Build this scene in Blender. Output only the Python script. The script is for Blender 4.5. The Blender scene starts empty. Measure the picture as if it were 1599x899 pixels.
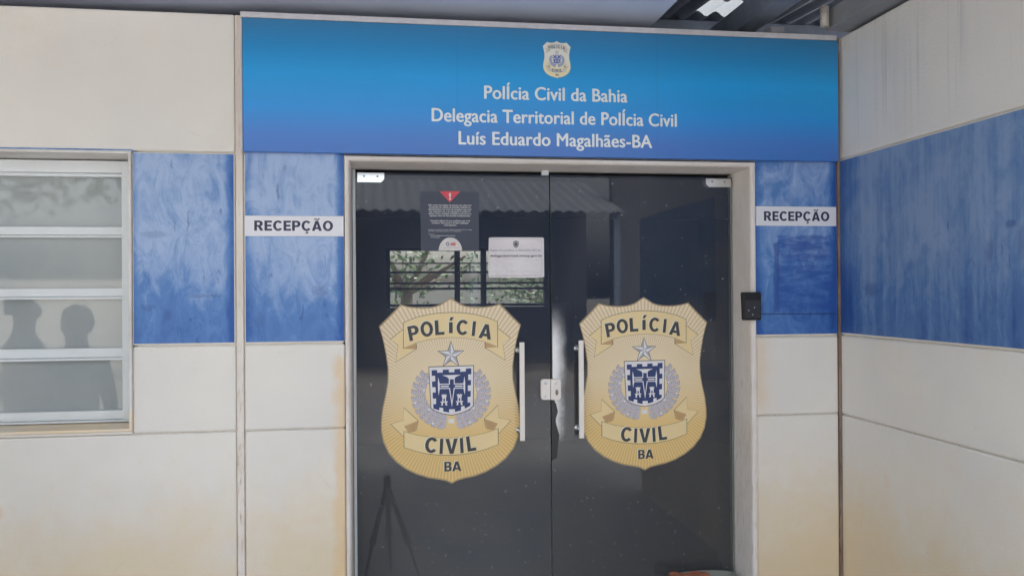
import bpy, bmesh, math, random
from mathutils import Vector, Matrix
from mathutils.geometry import tessellate_polygon
random.seed(7)
R = math.radians
scene = bpy.context.scene
col = scene.collection
# ------------------------------------------------------------------ camera
CAMX, CAMY, CAMZ = 0.0, -3.5, 1.6
F, PW, PH = 1327.6, 1599.0, 899.0
YAW, PITCH, ROLL = R(8.467), R(0.186), R(-0.372)
_fw = Vector((math.sin(YAW)*math.cos(PITCH), math.cos(YAW)*math.cos(PITCH), math.sin(PITCH)))
_rt0 = Vector((math.cos(YAW), -math.sin(YAW), 0))
_up0 = _rt0.cross(_fw)
_rt = math.cos(ROLL)*_rt0 + math.sin(ROLL)*_up0
_up = -math.sin(ROLL)*_rt0 + math.cos(ROLL)*_up0
cd = bpy.data.cameras.new('camera'); cam = bpy.data.objects.new('camera', cd); col.objects.link(cam)
cam.matrix_world = Matrix(((_rt.x, _up.x, -_fw.x, CAMX), (_rt.y, _up.y, -_fw.y, CAMY), (_rt.z, _up.z, -_fw.z, CAMZ), (0, 0, 0, 1)))
cd.sensor_fit = 'HORIZONTAL'; cd.sensor_width = 36; cd.lens = F*36/PW; cd.clip_start = .05; cd.clip_end = 400
scene.camera = cam
# ------------------------------------------------------------------ sky, sun, exposure
SUN_EL, SUN_AZ = R(58), R(30)            # bright overcast sky: a weak, very soft sun
w = bpy.data.worlds.new('World'); scene.world = w; w.use_nodes = True
nt = w.node_tree; bg = nt.nodes['Background']
sk = nt.nodes.new('ShaderNodeTexSky'); sk.sky_type = 'NISHITA'; sk.sun_disc = False
sk.sun_elevation = SUN_EL; sk.sun_rotation = SUN_AZ; sk.dust_density = 6; sk.ozone_density = 1; sk.air_density = 1.2
hs = nt.nodes.new('ShaderNodeHueSaturation'); hs.inputs['Saturation'].default_value = .36   # thin cloud takes most of the blue out
nt.links.new(sk.outputs[0], hs.inputs['Color']); nt.links.new(hs.outputs[0], bg.inputs[0]); bg.inputs[1].default_value = 0.13
sl = bpy.data.lights.new('sun', 'SUN'); sl.energy = 1.4; sl.angle = R(14); sl.color = (1, .96, .90)
so = bpy.data.objects.new('sun', sl); col.objects.link(so)
_sd = Vector((math.sin(SUN_AZ)*math.cos(SUN_EL), math.cos(SUN_AZ)*math.cos(SUN_EL), math.sin(SUN_EL)))
so.rotation_euler = _sd.to_track_quat('Z', 'Y').to_euler(); so.location = _sd*30
scene.view_settings.view_transform = 'Standard'; scene.view_settings.look = 'None'
scene.view_settings.exposure = 2.48; scene.view_settings.gamma = 1
scene.view_settings.use_curve_mapping = False
scene.cycles.max_bounces = 10; scene.cycles.transparent_max_bounces = 16

# ------------------------------------------------------------------ measuring helpers
def U(px, py, y=0.0):                     # point of the plane y=const seen at a pixel of the photograph
    d = _fw*F + _rt*(px-PW/2) - _up*(py-PH/2)
    t = (y-CAMY)/d.y
    return Vector((CAMX+d.x*t, y, CAMZ+d.z*t))
def UX(px, py, x):                        # same on a plane x=const
    d = _fw*F + _rt*(px-PW/2) - _up*(py-PH/2)
    t = (x-CAMX)/d.x
    return Vector((x, CAMY+d.y*t, CAMZ+d.z*t))
def UM(px, py, yg, depth):                # point that a mirror at y=yg shows at a pixel, at a given distance
    d = _fw*F + _rt*(px-PW/2) - _up*(py-PH/2)
    t = depth/F
    p = Vector((CAMX, CAMY, CAMZ)) + d*t
    return Vector((p.x, 2*yg-p.y, p.z))

# ------------------------------------------------------------------ object helpers
def link(name, me, m=None, parent=None, smooth=False):
    o = bpy.data.objects.new(name, me); col.objects.link(o)
    if m: me.materials.append(m)
    if parent:
        o.parent = parent
        o.location = -parent.matrix_world.translation if False else (-Vector(parent.get('_w', (0, 0, 0))))
    if smooth:
        for p in me.polygons: p.use_smooth = True
    return o
def tag(o, label=None, cat=None, group=None, kind=None):
    if label: o['label'] = label
    if cat: o['category'] = cat
    if group: o['group'] = group
    if kind: o['kind'] = kind
    return o
def thing(name, loc, label, cat, group=None):
    o = bpy.data.objects.new(name, None); col.objects.link(o); o.location = loc
    o.empty_display_size = .1; o['_w'] = tuple(loc)
    return tag(o, label, cat, group)
def done(bm, name, m, parent=None, smooth=False, bev=0, seg=2):
    if bev:
        bmesh.ops.bevel(bm, geom=[e for e in bm.edges], offset=bev, segments=seg, affect='EDGES', profile=.5, clamp_overlap=True)
    bmesh.ops.recalc_face_normals(bm, faces=bm.faces)
    me = bpy.data.meshes.new(name); bm.to_mesh(me); bm.free()
    return link(name, me, m, parent, smooth)
def box(bm, x0, x1, y0, y1, z0, z1):
    vs = [bm.verts.new(p) for p in ((x0,y0,z0),(x1,y0,z0),(x1,y1,z0),(x0,y1,z0),(x0,y0,z1),(x1,y0,z1),(x1,y1,z1),(x0,y1,z1))]
    for f in ((0,3,2,1),(4,5,6,7),(0,1,5,4),(1,2,6,5),(2,3,7,6),(3,0,4,7)): bm.faces.new([vs[i] for i in f])
    return vs
def boxo(name, m, parent, x0, x1, y0, y1, z0, z1, bev=0, seg=2):
    bm = bmesh.new(); box(bm, x0, x1, y0, y1, z0, z1)
    return done(bm, name, m, parent, False, bev, seg)
def prism(bm, pts, y0, y1):               # outline in x,z swept in y
    a = [bm.verts.new((p[0], y0, p[1])) for p in pts]; b = [bm.verts.new((p[0], y1, p[1])) for p in pts]
    n = len(pts)
    for i in range(n): bm.faces.new((a[i], a[(i+1) % n], b[(i+1) % n], b[i]))
    tr = tessellate_polygon([[Vector((p[0], p[1], 0)) for p in pts]])
    for t in tr:
        try:
            bm.faces.new([a[i] for i in t]); bm.faces.new([b[i] for i in t])
        except ValueError: pass
def tube(bm, p0, p1, r0, r1=None, n=10):
    r1 = r0 if r1 is None else r1
    p0, p1 = Vector(p0), Vector(p1); d = (p1-p0).normalized()
    u = d.orthogonal().normalized(); v = d.cross(u)
    A = []; B = []
    for i in range(n):
        a = 2*math.pi*i/n; q = math.cos(a)*u+math.sin(a)*v
        A.append(bm.verts.new(p0+q*r0)); B.append(bm.verts.new(p1+q*r1))
    for i in range(n): bm.faces.new((A[i], A[(i+1) % n], B[(i+1) % n], B[i]))
    bm.faces.new(A[::-1]); bm.faces.new(B)

# ------------------------------------------------------------------ material helpers
def lin(r, g, b, k=1.0):
    f = lambda c: (c/255/12.92 if c/255 <= .04045 else ((c/255+.055)/1.055)**2.4)
    return (min(f(r)*k, .9), min(f(g)*k, .9), min(f(b)*k, .9), 1)
class M:
    def __init__(s, name, rough=.6, spec=.5):
        s.m = bpy.data.materials.new(name); s.m.use_nodes = True; s.t = s.m.node_tree
        s.b = s.t.nodes['Principled BSDF']; s.out = s.t.nodes['Material Output']
        s.b.inputs['Roughness'].default_value = rough; s.b.inputs['Specular IOR Level'].default_value = spec
        g = s.t.nodes.new('ShaderNodeNewGeometry'); s.pos = g.outputs['Position']
        sp = s.t.nodes.new('ShaderNodeSeparateXYZ'); s.L(s.pos, sp.inputs[0]); s.x, s.y, s.z = sp.outputs
    def L(s, a, b):
        if isinstance(a, (int, float)): b.default_value = a
        elif isinstance(a, tuple): b.default_value = a
        else: s.t.links.new(a, b)
    def obj(s):
        c = s.t.nodes.new('ShaderNodeTexCoord').outputs['Object']; sp = s.t.nodes.new('ShaderNodeSeparateXYZ'); s.L(c, sp.inputs[0])
        s.pos = c; s.x, s.y, s.z = sp.outputs
    def op(s, o, a, b=0, c=0):
        n = s.t.nodes.new('ShaderNodeMath'); n.operation = o; s.L(a, n.inputs[0]); s.L(b, n.inputs[1])
        if o in ('MULTIPLY_ADD', 'SMOOTH_MIN', 'SMOOTH_MAX'): s.L(c, n.inputs[2])
        return n.outputs[0]
    def scalev(s, v, sx, sy, sz):
        n = s.t.nodes.new('ShaderNodeMapping'); s.L(v, n.inputs[0]); n.inputs['Scale'].default_value = (sx, sy, sz); return n.outputs[0]
    def noise(s, sc, det=5, ro=.6, vec=None, dist=0, off=None):
        n = s.t.nodes.new('ShaderNodeTexNoise'); n.inputs['Scale'].default_value = sc; n.inputs['Detail'].default_value = det
        n.inputs['Roughness'].default_value = ro; n.inputs['Distortion'].default_value = dist
        v = vec or s.pos
        if off:
            mp = s.t.nodes.new('ShaderNodeMapping'); s.L(v, mp.inputs[0]); mp.inputs['Location'].default_value = off; v = mp.outputs[0]
        s.L(v, n.inputs['Vector']); return n.outputs[0]
    def ss(s, v, a, b, lo=0., hi=1.):
        n = s.t.nodes.new('ShaderNodeMapRange'); n.interpolation_type = 'SMOOTHSTEP'; s.L(v, n.inputs[0])
        for i, q in enumerate((a, b, lo, hi)): n.inputs[i+1].default_value = q
        return n.outputs[0]
    def mix(s, f, a, b, mode='MIX'):
        n = s.t.nodes.new('ShaderNodeMix'); n.data_type = 'RGBA'; n.blend_type = mode
        s.L(f, n.inputs[0]); s.L(a, n.inputs[6]); s.L(b, n.inputs[7]); return n.outputs[2]
    def ramp(s, v, stops):
        n = s.t.nodes.new('ShaderNodeValToRGB'); s.L(v, n.inputs[0]); e = n.color_ramp.elements
        while len(e) < len(stops): e.new(.5)
        for i, (p, c) in enumerate(stops): e[i].position = p; e[i].color = c
        return n.outputs[0]
    def col(s, c): s.L(c, s.b.inputs['Base Color']); return s
    def bump(s, h, d=.002, st=.5):
        n = s.t.nodes.new('ShaderNodeBump'); n.inputs['Distance'].default_value = d; n.inputs['Strength'].default_value = st
        s.L(h, n.inputs['Height']); s.L(n.outputs[0], s.b.inputs['Normal']); return s
    def inbox(s, x0, x1, z0, z1, e, wob=None, ax=None):
        X = ax or s.x; Z = s.z
        if wob is not None: X = s.op('ADD', X, wob); Z = s.op('ADD', Z, wob)
        a = s.op('MULTIPLY', s.ss(X, x0-e, x0+e), s.ss(X, x1+e, x1-e)); b = s.op('MULTIPLY', s.ss(Z, z0-e, z0+e), s.ss(Z, z1+e, z1-e))
        return s.op('MULTIPLY', a, b)
def plain(name, c, rough=.5, metal=0, spec=.5, var=.12, sc=30):
    m = M(name, rough, spec); m.b.inputs['Metallic'].default_value = metal
    n = m.noise(sc, 4)
    m.col(m.mix(m.ss(n, .3, .7), tuple(v*(1-var) for v in c[:3])+(1,), c))
    return m.m

K = 1.25
# painted concrete, cream white with tan dirt rising from the ground
def white_paint(name, side=False):
    m = M(name, .5, .45)
    base = m.mix(m.ss(m.noise(1.3, 3), .3, .7), lin(206, 202, 197, K), lin(214, 209, 201, K))
    # tan grime
    n1 = m.noise(2.4, 6, .62, off=(3, 1, 5)); hgt = m.ss(m.z, 1.15, .15)
    g = m.ss(m.op('ADD', m.op('MULTIPLY', hgt, .66), m.op('ADD', m.op('MULTIPLY', n1, .7), m.op('MULTIPLY', m.noise(15, 7, .7), .32))), .48, 1.15)
    base = m.mix(m.op('MULTIPLY', g, .85), base, lin(206, 186, 152, K))
    n2 = m.noise(7, 5, .6, off=(9, 4, 1))
    spots = m.op('MULTIPLY', m.ss(n2, .60, .75), m.ss(m.z, 1.2, .6))
    base = m.mix(m.op('MULTIPLY', spots, .25), base, lin(206, 172, 120, K))
    # faint grey smears and fine vertical rain streaks on the upper part
    if side:
        st = m.noise(1, 5, .6, vec=m.scalev(m.pos, 40, 38, .7)); st2 = m.noise(1, 3, .5, vec=m.scalev(m.pos, 1, 5, .5))
        f = m.op('MULTIPLY', m.op('MULTIPLY', m.ss(st, .47, .68), m.ss(st2, .42, .62)), m.ss(m.z, 2.1, 2.5))
        base = m.mix(m.op('MULTIPLY', f, .35), base, lin(120, 122, 125, K))
    sm = m.noise(11, 7, .7, dist=1.2)
    base = m.mix(m.op('MULTIPLY', m.ss(sm, .60, .78), .12), base, lin(140, 135, 128, K))
    sp = m.noise(85, 3, .6); base = m.mix(m.op('MULTIPLY', m.ss(sp, .71, .75), .45), base, lin(120, 108, 96))
    hs_ = m.noise(1, 6, .75, vec=m.scalev(m.pos, 16, 16, 30), dist=3.5); base = m.mix(m.op('MULTIPLY', m.ss(hs_, .70, .73), .22), base, lin(120, 112, 104))
    if not side:  # rust stain running down beside the door frame, ochre line where the frame meets the wall
        wob = m.op('MULTIPLY', m.op('SUBTRACT', m.noise(9, 4), .5), .10)
        r1 = m.inbox(1.56, 1.63, 1.08, 1.40, .06, wob)
        base = m.mix(m.op('MULTIPLY', r1, .55), base, lin(206, 174, 130, K))
        r2 = m.inbox(-.205, -.15, .2, 1.34, .022, wob)
        base = m.mix(m.op('MULTIPLY', r2, .6), base, lin(208, 176, 128, K))
        r3 = m.inbox(-1.50, -1.455, .745, .79, .014, m.op('MULTIPLY', wob, .2))
        base = m.mix(m.op('MULTIPLY', r3, .5), base, lin(205, 160, 110, K))
    m.col(base)
    m.bump(m.op('ADD', m.op('MULTIPLY', m.noise(3, 3), 2.), m.noise(140, 4)), .0024, .6)
    return m.m
def blue_paint(name, x0=0, x1=1, side=False, patch=False, seed=0, off=0., spots=()):
    m = M(name, .5, .5)
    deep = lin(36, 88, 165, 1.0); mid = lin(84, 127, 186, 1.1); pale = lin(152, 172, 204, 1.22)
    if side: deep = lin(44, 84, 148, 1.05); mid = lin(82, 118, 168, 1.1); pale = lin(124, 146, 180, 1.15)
    n1 = m.noise(2.6, 7, .68, off=(seed, 2, 7), dist=.6)
    n2 = m.noise(1, 9, .74, vec=m.scalev(m.pos, 15, 15, 6.5), dist=1.1)
    v = m.op('ADD', m.op('MULTIPLY', n1, .34), m.op('MULTIPLY_ADD', n2, .52, .135+off))
    # hands and bags rub the lower half back to the deep colour; chalky fading above
    v = m.op('ADD', v, m.ss(m.z, 1.42, 1.80, -.09, .09))
    ax = m.y if side else m.x
    if side:
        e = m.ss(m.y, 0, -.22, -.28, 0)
        st = m.noise(1, 5, .6, vec=m.scalev(m.pos, 30, 26, .8))
        v = m.op('ADD', v, m.op('MULTIPLY', m.op('SUBTRACT', st, .5), .35))
    else:
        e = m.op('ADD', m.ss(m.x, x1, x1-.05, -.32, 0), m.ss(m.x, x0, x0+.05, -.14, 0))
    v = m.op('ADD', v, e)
    c = m.ramp(v, [(.30, deep), (.5, mid), (.68, pale)])
    # scuffs: short dark touch-up strokes and pale scratches
    s1 = m.noise(1, 6, .7, vec=m.scalev(m.pos, 20, 20, 7), dist=2.2, off=None)
    c = m.mix(m.op('MULTIPLY', m.op('MULTIPLY', m.ss(s1, .60, .68), m.ss(m.z, 1.95, 1.55)), .6), c, lin(40, 72, 140, 1.0))
    s2 = m.noise(1, 6, .75, vec=m.scalev(m.pos, 55, 55, 9), dist=3)
    c = m.mix(m.op('MULTIPLY', m.ss(s2, .70, .74), .35), c, lin(175, 185, 205))
    if patch:   # square of fresher paint rolled on below the sign
        wob = m.op('MULTIPLY', m.op('SUBTRACT', m.noise(1, 5, .7, vec=m.scalev(m.pos, 30, 30, 8)), .5), .05)
        f = m.inbox(1.69, 1.965, 1.50, 1.835, .006, wob)
        n = m.noise(1, 5, .7, vec=m.scalev(m.pos, 8, 8, 26))
        c = m.mix(m.op('MULTIPLY', f, m.ss(n, .35, .62, .15, .85)), c, lin(40, 80, 158, 1.05))
        f2 = m.inbox(1.675, 1.70, 1.5, 1.80, .005, wob)
        c = m.mix(m.op('MULTIPLY', f2, .7), c, lin(44, 80, 150))
    for (sx_, sz_, rx_, rz_, st_) in spots:      # old hand marks and knocks
        wx = m.op('MULTIPLY', m.op('SUBTRACT', m.noise(22, 6, .7), .5), 1.6*max(rx_, .02)); wz = m.op('MULTIPLY', m.op('SUBTRACT', m.noise(17, 6, .7, off=(5, 5, 5)), .5), 1.6*rz_)
        dx_ = m.op('DIVIDE', m.op('ADD', m.op('SUBTRACT', ax, sx_), wx), rx_); dz_ = m.op('DIVIDE', m.op('ADD', m.op('SUBTRACT', m.z, sz_), wz), rz_)
        d_ = m.op('ADD', m.op('MULTIPLY', dx_, dx_), m.op('MULTIPLY', dz_, dz_))
        c = m.mix(m.op('MULTIPLY', m.ss(d_, 1.6, .0), st_*.7), c, lin(42, 72, 138))
    m.col(c); m.L(m.ss(n2, .3, .7, .40, .62), m.b.inputs['Roughness'])
    m.bump(m.op('ADD', m.op('MULTIPLY', m.noise(3, 3), 2.), m.noise(120, 4)), .0016, .5)
    return m.m
WHITE = white_paint('cream_wall_paint'); WHITE_S = white_paint('cream_side_wall_paint', True)

def strip_mat(name, a, b, dark):
    m = M(name, .85, .2)
    n = m.noise(1, 6, .7, vec=m.scalev(m.pos, 90, 90, 14)); n2 = m.noise(4, 3)
    c = m.mix(m.ss(n2, .35, .65), a, b)
    c = m.mix(m.op('MULTIPLY', m.ss(n, .50, .70), m.ss(m.z, 1.5, 1.1, .25, .8)), c, dark)
    m.col(c); m.bump(n, .004, .8); return m.m
JOINT = strip_mat('mortar_joint', lin(214, 206, 198, K), lin(204, 194, 184, K), lin(160, 140, 120, K))
SEAL = strip_mat('brown_sealant', lin(150, 128, 112), lin(128, 105, 92), lin(90, 68, 56))
REVEAL = strip_mat('reveal_paint', lin(212, 206, 202, K), lin(206, 198, 192, K), lin(182, 170, 158, K))
ALU = plain('white_aluminium', lin(205, 209, 211, K), .35, 0, .5, .05, 6)
ALU2 = plain('bright_white_plastic', lin(226, 214, 208, K), .35, 0, .5, .06, 14)
CHROME = M('brushed_chrome', .22).m
CHROME.node_tree.nodes['Principled BSDF'].inputs['Metallic'].default_value = 1
CHROME.node_tree.nodes['Principled BSDF'].inputs['Base Color'].default_value = (.82, .84, .86, 1)
BLACK = plain('black_plastic', (.014, .014, .018, 1), .55, 0, .4, .3, 40)
DARK = plain('dark_void', (.02, .02, .022, 1), .9)

# ------------------------------------------------------------------ main lines of the building
SL, SR, DL, DR, CO = -.588, -.556, -.161, 1.588, 1.975
ZT, ZB, ZM, ZG = 2.705, 2.155, 1.393, 1.05
WX = U(201, 400).x; WT = U(100, 239).z; WB = U(100, 671).z; WL = -2.95
G = .0015                                    # half a groove
# ground: one sheet, tiled apron on top
m = M('dusty_ground', .95, .2)
m.col(m.mix(m.ss(m.noise(.6, 6), .35, .65), (.24, .22, .20, 1), (.32, .30, .27, 1))); m.bump(m.noise(20, 5), .02, .5)
bm = bmesh.new(); vs = [bm.verts.new(p) for p in ((-150,-150,0),(150,-150,0),(150,150,0),(-150,150,0))]; bm.faces.new(vs)
tag(done(bm, 'ground', m.m), kind='structure')
m = M('floor_tiles', .45, .5)
fx = m.op('ABSOLUTE', m.op('SUBTRACT', m.op('FRACT', m.op('MULTIPLY', m.x, 2.2)), .5)); fy = m.op('ABSOLUTE', m.op('SUBTRACT', m.op('FRACT', m.op('MULTIPLY', m.y, 2.2)), .5))
j = m.op('MAXIMUM', m.ss(fx, .49, .495), m.ss(fy, .49, .495))
m.col(m.mix(j, m.mix(m.ss(m.noise(3, 6), .3, .7), lin(146, 146, 145), lin(162, 161, 159)), lin(110, 100, 90))); m.bump(j, -.003, .6)
bm = bmesh.new(); vs = [bm.verts.new(p) for p in ((-7,-9,.012),(6,-9,.012),(6,.25,.012),(-7,.25,.012))]; bm.faces.new(vs)
tag(done(bm, 'pavement', m.m), kind='structure')

# ------------------------------------------------------------------ front wall
fwall = thing('front_wall', (0.7, 0, 0), 'cream panelled concrete front wall with a blue painted band, running behind the banner and round the glass doors', 'wall')
def wp(name, x0, x1, z0, z1, m=WHITE, y0=0.0, bev=.009, par=fwall): return boxo(name, m, par, x0, x1, y0, .15, z0, z1, bev)
XL = -5.5
wp('upper_panel', XL, SL, ZB+G, ZT)
wp('lower_panel', XL, SL, 0, ZG-G)
# left blue/white courses with the window hole
bm = bmesh.new(); box(bm, WX+.012, SL, 0, .15, ZM+G, ZB-G); done(bm, 'middle_panel', WHITE, fwall, bev=.009)
bm = bmesh.new(); box(bm, WX+.012, SL, 0, .15, ZG+G, ZM-G); done(bm, 'middle_panel', WHITE, fwall, bev=.009)
bm = bmesh.new(); box(bm, XL, WL-.01, 0, .15, ZG+G, ZB-G); done(bm, 'middle_panel', WHITE, fwall, bev=.009)
wp('window_surround', WL, WX+.011, WT+.012, ZB-G, bev=.002); wp('window_surround', WL, WX+.011, ZG+G, WB-.012, bev=.002)
# centre
wp('upper_panel', SR, CO, ZB+G, ZT)
wp('middle_panel', SR, DL-.002, ZM+G, ZB-G); wp('middle_panel', SR, DL-.002, ZG+G, ZM-G); wp('lower_panel', SR, DL-.002, 0, ZG-G)
wp('middle_panel', DR+.002, CO, ZM+G, ZB-G); wp('middle_panel', DR+.002, CO, ZG+G, ZM-G); wp('lower_panel', DR+.002, CO, 0, ZG-G)
boxo('backing', JOINT, fwall, XL, WL-.02, .012, .14, .01, ZT-.01); boxo('backing', JOINT, fwall, WX+.03, DL-.01, .012, .14, .01, ZT-.01)
boxo('backing', JOINT, fwall, DR+.01, CO+.004, .012, .14, .01, ZT-.01); boxo('backing', JOINT, fwall, WL-.02, WX+.03, .012, .14, .01, WB-.02)
tag(boxo('joint_strip', JOINT, fwall, SL+.0025, SR-.0025, -.001, .1, 0, ZT-.004, .002), 'rough grey mortar joint strip')
# painted blue bands, thin coats just proud of the panels
def fs(*L_): return [(U(a_, b_).x, U(a_, b_).z, c_, d_, e_) for a_, b_, c_, d_, e_ in L_]
B1 = blue_paint('blue_band_paint_window', WX, SL, seed=3, spots=fs((242,366,.05,.016,.4),(294,345,.005,.045,.6),(273,352,.004,.03,.6),(268,236+20,.006,.02,.4),(320,462,.07,.008,.45),(232,480,.03,.014,.5),(345,330,.006,.012,.6),(262,492,.02,.02,.5))); B2 = blue_paint('blue_band_paint_door', SR, DL, seed=8, spots=fs((434,300,.005,.04,.6),(445,262,.008,.02,.4),(500,455,.03,.03,.4),(405,500,.02,.03,.4))); B3 = blue_paint('blue_band_paint_corner', DR, CO, patch=True, seed=12, off=-.10)
boxo('blue_band', B1, fwall, WX+.018, SL-.006, -.0012, .002, ZM+G+.008, ZB-G-.006)
boxo('blue_band', B1, fwall, WL, WX+.0178, -.0012, .002, WT+.018, ZB-G-.004)
boxo('blue_band', B2, fwall, SR+.006, DL-.005, -.0012, .002, ZM+G+.008, ZB+.02)
boxo('blue_band', B3, fwall, DR+.006, CO-.005, -.0012, .002, ZM+G+.008, ZB+.02)
# door surround: raised rim and splayed reveal, 0.2 m deep
YG = .20
gl, gr = U(556, 600, YG).x, U(1143, 600, YG).x; gt = U(850, 272.5, YG).z
ZD = U(850, 249).z                           # outer top of the surround
bm = bmesh.new()
def frame_ring(bm, xa, xb, zt, y): return [Vector((xa, y, 0)), Vector((xa, y, zt)), Vector((xb, y, zt)), Vector((xb, y, 0))]
rings = [frame_ring(bm, DL, DR, ZD, .05), frame_ring(bm, DL, DR, ZD, -.010), frame_ring(bm, DL+.003, DR-.003, ZD-.003, -.013),
         frame_ring(bm, DL+.013, DR-.013, ZD-.013, -.013), frame_ring(bm, DL+.018, DR-.018, ZD-.018, -.008), frame_ring(bm, DL+.021, DR-.021, ZD-.021, .0), frame_ring(bm, gl-.012, gr+.008, gt+.012, YG+.05)]
rv = [[bm.verts.new(p) for p in r] for r in rings]
for a, b in zip(rv, rv[1:]):
    for i in range(3): bm.faces.new((a[i], a[i+1], b[i+1], b[i]))
done(bm, 'door_surround', REVEAL, fwall)

# ------------------------------------------------------------------ side wall (right), runs towards the viewer
YE = -2.6
swall = thing('side_wall', (CO+.1, -1.3, 0), 'cream side wall with a wide chalky blue band, meeting the front at the right corner', 'wall')
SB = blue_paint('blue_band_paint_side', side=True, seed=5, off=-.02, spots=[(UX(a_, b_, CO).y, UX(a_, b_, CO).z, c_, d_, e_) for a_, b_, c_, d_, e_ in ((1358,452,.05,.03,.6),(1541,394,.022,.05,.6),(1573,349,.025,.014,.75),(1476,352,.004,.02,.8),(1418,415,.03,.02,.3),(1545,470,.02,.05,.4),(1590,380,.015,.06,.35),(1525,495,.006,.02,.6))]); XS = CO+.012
for n_, a, b in (('upper_panel', 2.169, ZT), ('middle_panel', 1.397, 2.169), ('middle_panel', 1.047, 1.397), ('lower_panel', 0, 1.047)):
    boxo(n_, WHITE_S, swall, XS, XS+.15, YE, .0, a+G, b-G, .009)
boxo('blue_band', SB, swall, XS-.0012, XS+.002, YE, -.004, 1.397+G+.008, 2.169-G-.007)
boxo('backing', JOINT, swall, XS+.012, XS+.14, YE+.01, -.01, .01, ZT-.01)
tag(boxo('joint_strip', SEAL, swall, CO+.001, XS-.001, -.004, .05, 0, ZT, .001), 'brown stained sealant line in the wall corner')

# ------------------------------------------------------------------ roof over the porch
roofm = plain('galvanised_sheet', (.42, .47, .58, 1), .6, .1, .5, .25, 5)
steel = plain('grey_painted_steel', (.24, .29, .38, 1), .6, 0, .4, .2, 10)
slabm = plain('concrete_soffit', lin(150, 150, 152), .85, 0, .3, .2, 6)
roof = thing('porch_roof', (0, 1.0, 2.75), 'dark corrugated metal roof on steel beams above the entrance, with a gap of skylight sheeting', 'roof')
ZR = 3.12
def UZ(px, py, z):
    d = _fw*F + _rt*(px-PW/2) - _up*(py-PH/2); t = (z-CAMZ)/d.z; return Vector((CAMX+d.x*t, CAMY+d.y*t, z))
_a, _b = UZ(1080, 29, ZR+.04), UZ(1200, 6, ZR+.04); SKX0, SKX1, SKY0, SKY1 = _a.x, _b.x+.1, _b.y, _a.y; print('skylight', _a, _b)
def corr(name, x0, x1, y0, y1, z, m, slope=.06, pitch=.11, par=roof):
    bm = bmesh.new(); n = int((x1-x0)/pitch*6); prev = None
    for i in range(n+1):
        x = x0+(x1-x0)*i/n; h = .016*math.sin(2*math.pi*x/pitch)
        a = bm.verts.new((x, y0, z+h+slope*y0)); b = bm.verts.new((x, y1, z+h+slope*y1))
        if prev: bm.faces.new((prev[0], a, b, prev[1]))
        prev = (a, b)
    return done(bm, name, m, par, True)
corr('roof_sheet', -6, SKX0, -2.2, 3.5, ZR, roofm); corr('roof_sheet', SKX1, 3.2, -2.2, 3.5, ZR, roofm)
corr('roof_sheet', SKX0, SKX1, -2.2, SKY0, ZR, roofm); corr('roof_sheet', SKX0, SKX1, SKY1, 3.5, ZR, roofm)
for y in (-2.1, -.7, SKY1+.12, 2.6): boxo('purlin', steel, roof, -6, 3.2, y-.03, y+.03, ZR+.06*y-.12, ZR+.06*y-.02, .003)
for x in (-4, -1.2, UZ(1176, 8, ZR-.2).x, 2.6): boxo('rafter', steel, roof, x-.05, x+.05, -2.2, 3.4, ZR-.30, ZR-.19, .003)
boxo('ceiling_lining', plain('bluish_lining', (.62, .68, .82, 1), .6, 0, .4, .08, 2), roof, -6, U(1030, 40).x, -.25, 2.0, 2.76, 2.78)
m = M('fibreglass_sheet', .6, .3); tl_ = m.t.nodes.new('ShaderNodeBsdfTranslucent'); tl_.inputs[0].default_value = (.11, .12, .13, 1); mx = m.t.nodes.new('ShaderNodeMixShader'); mx.inputs[0].default_value = .3
m.col((.35, .37, .38, 1)); m.t.links.new(tl_.outputs[0], mx.inputs[1]); m.t.links.new(m.b.outputs[0], mx.inputs[2]); m.t.links.new(mx.outputs[0], m.out.inputs[0])
corr('skylight_sheet', SKX0-.03, SKX1+.03, SKY0-.4, SKY1+.4, ZR+.012, m.m)
boxo('soffit_slab', slabm, roof, U(1299, 30, -.1).x, CO+.16, YE, -.05, ZT+.012, ZT+.10, .004)
boxo('end_board', DARK, roof, -6, 3.2, 3.4, 3.45, 2.2, ZR+.25)
a = U(1281, 42, -.1); 
pipe = bmesh.new(); tube(pipe, (a.x+.02, -.1, a.z), (a.x+.02, -.1, a.z+.085), .018, n=14); pipe = done(pipe, 'vent_pipe', plain('cream_pvc', lin(190, 184, 172), .5), None, True)
tag(pipe, 'short pale vertical pipe end under the roof near the corner', 'pipe')
a = U(1210, 52, .03); jb = boxo('junction_box', plain('grey_box', lin(150, 150, 158), .5), None, a.x-.035, a.x+.035, .0, .07, ZT+.003, ZT+.042, .006)
tag(jb, 'small grey junction box on the wall top above the banner', 'box')

# ------------------------------------------------------------------ banner
ban = thing('banner', (.7, -.02, ZB), 'long blue gradient banner with white lettering mounted over the glass doors', 'banner')
m = M('banner_vinyl', .30, .6)
v = m.ss(m.z, ZB, ZT-.03); v = m.op('DIVIDE', m.op('SUBTRACT', m.z, ZB), .53)
c = m.ramp(v, [(0, lin(56, 108, 186, 1.15)), (.12, lin(60, 116, 196, 1.15)), (.34, lin(20, 132, 204, 1.35)), (.60, lin(14, 142, 206, 1.4)), (.82, lin(30, 128, 186, 1.25)), (1, lin(52, 118, 164, 1.1))])
n = m.noise(1, 3, .5, vec=m.scalev(m.pos, 1.2, 1, 9)); c = m.mix(m.ss(n, .35, .65, 0, .12), c, lin(30, 140, 200))
for sx in (U(713, 150).x, U(1022, 170).x):
    s_ = m.op('MULTIPLY', m.ss(m.x, sx-.006, sx), m.ss(m.x, sx+.006, sx)); c = m.mix(m.op('MULTIPLY', s_, .12), c, (.02, .09, .3, 1))
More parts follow.
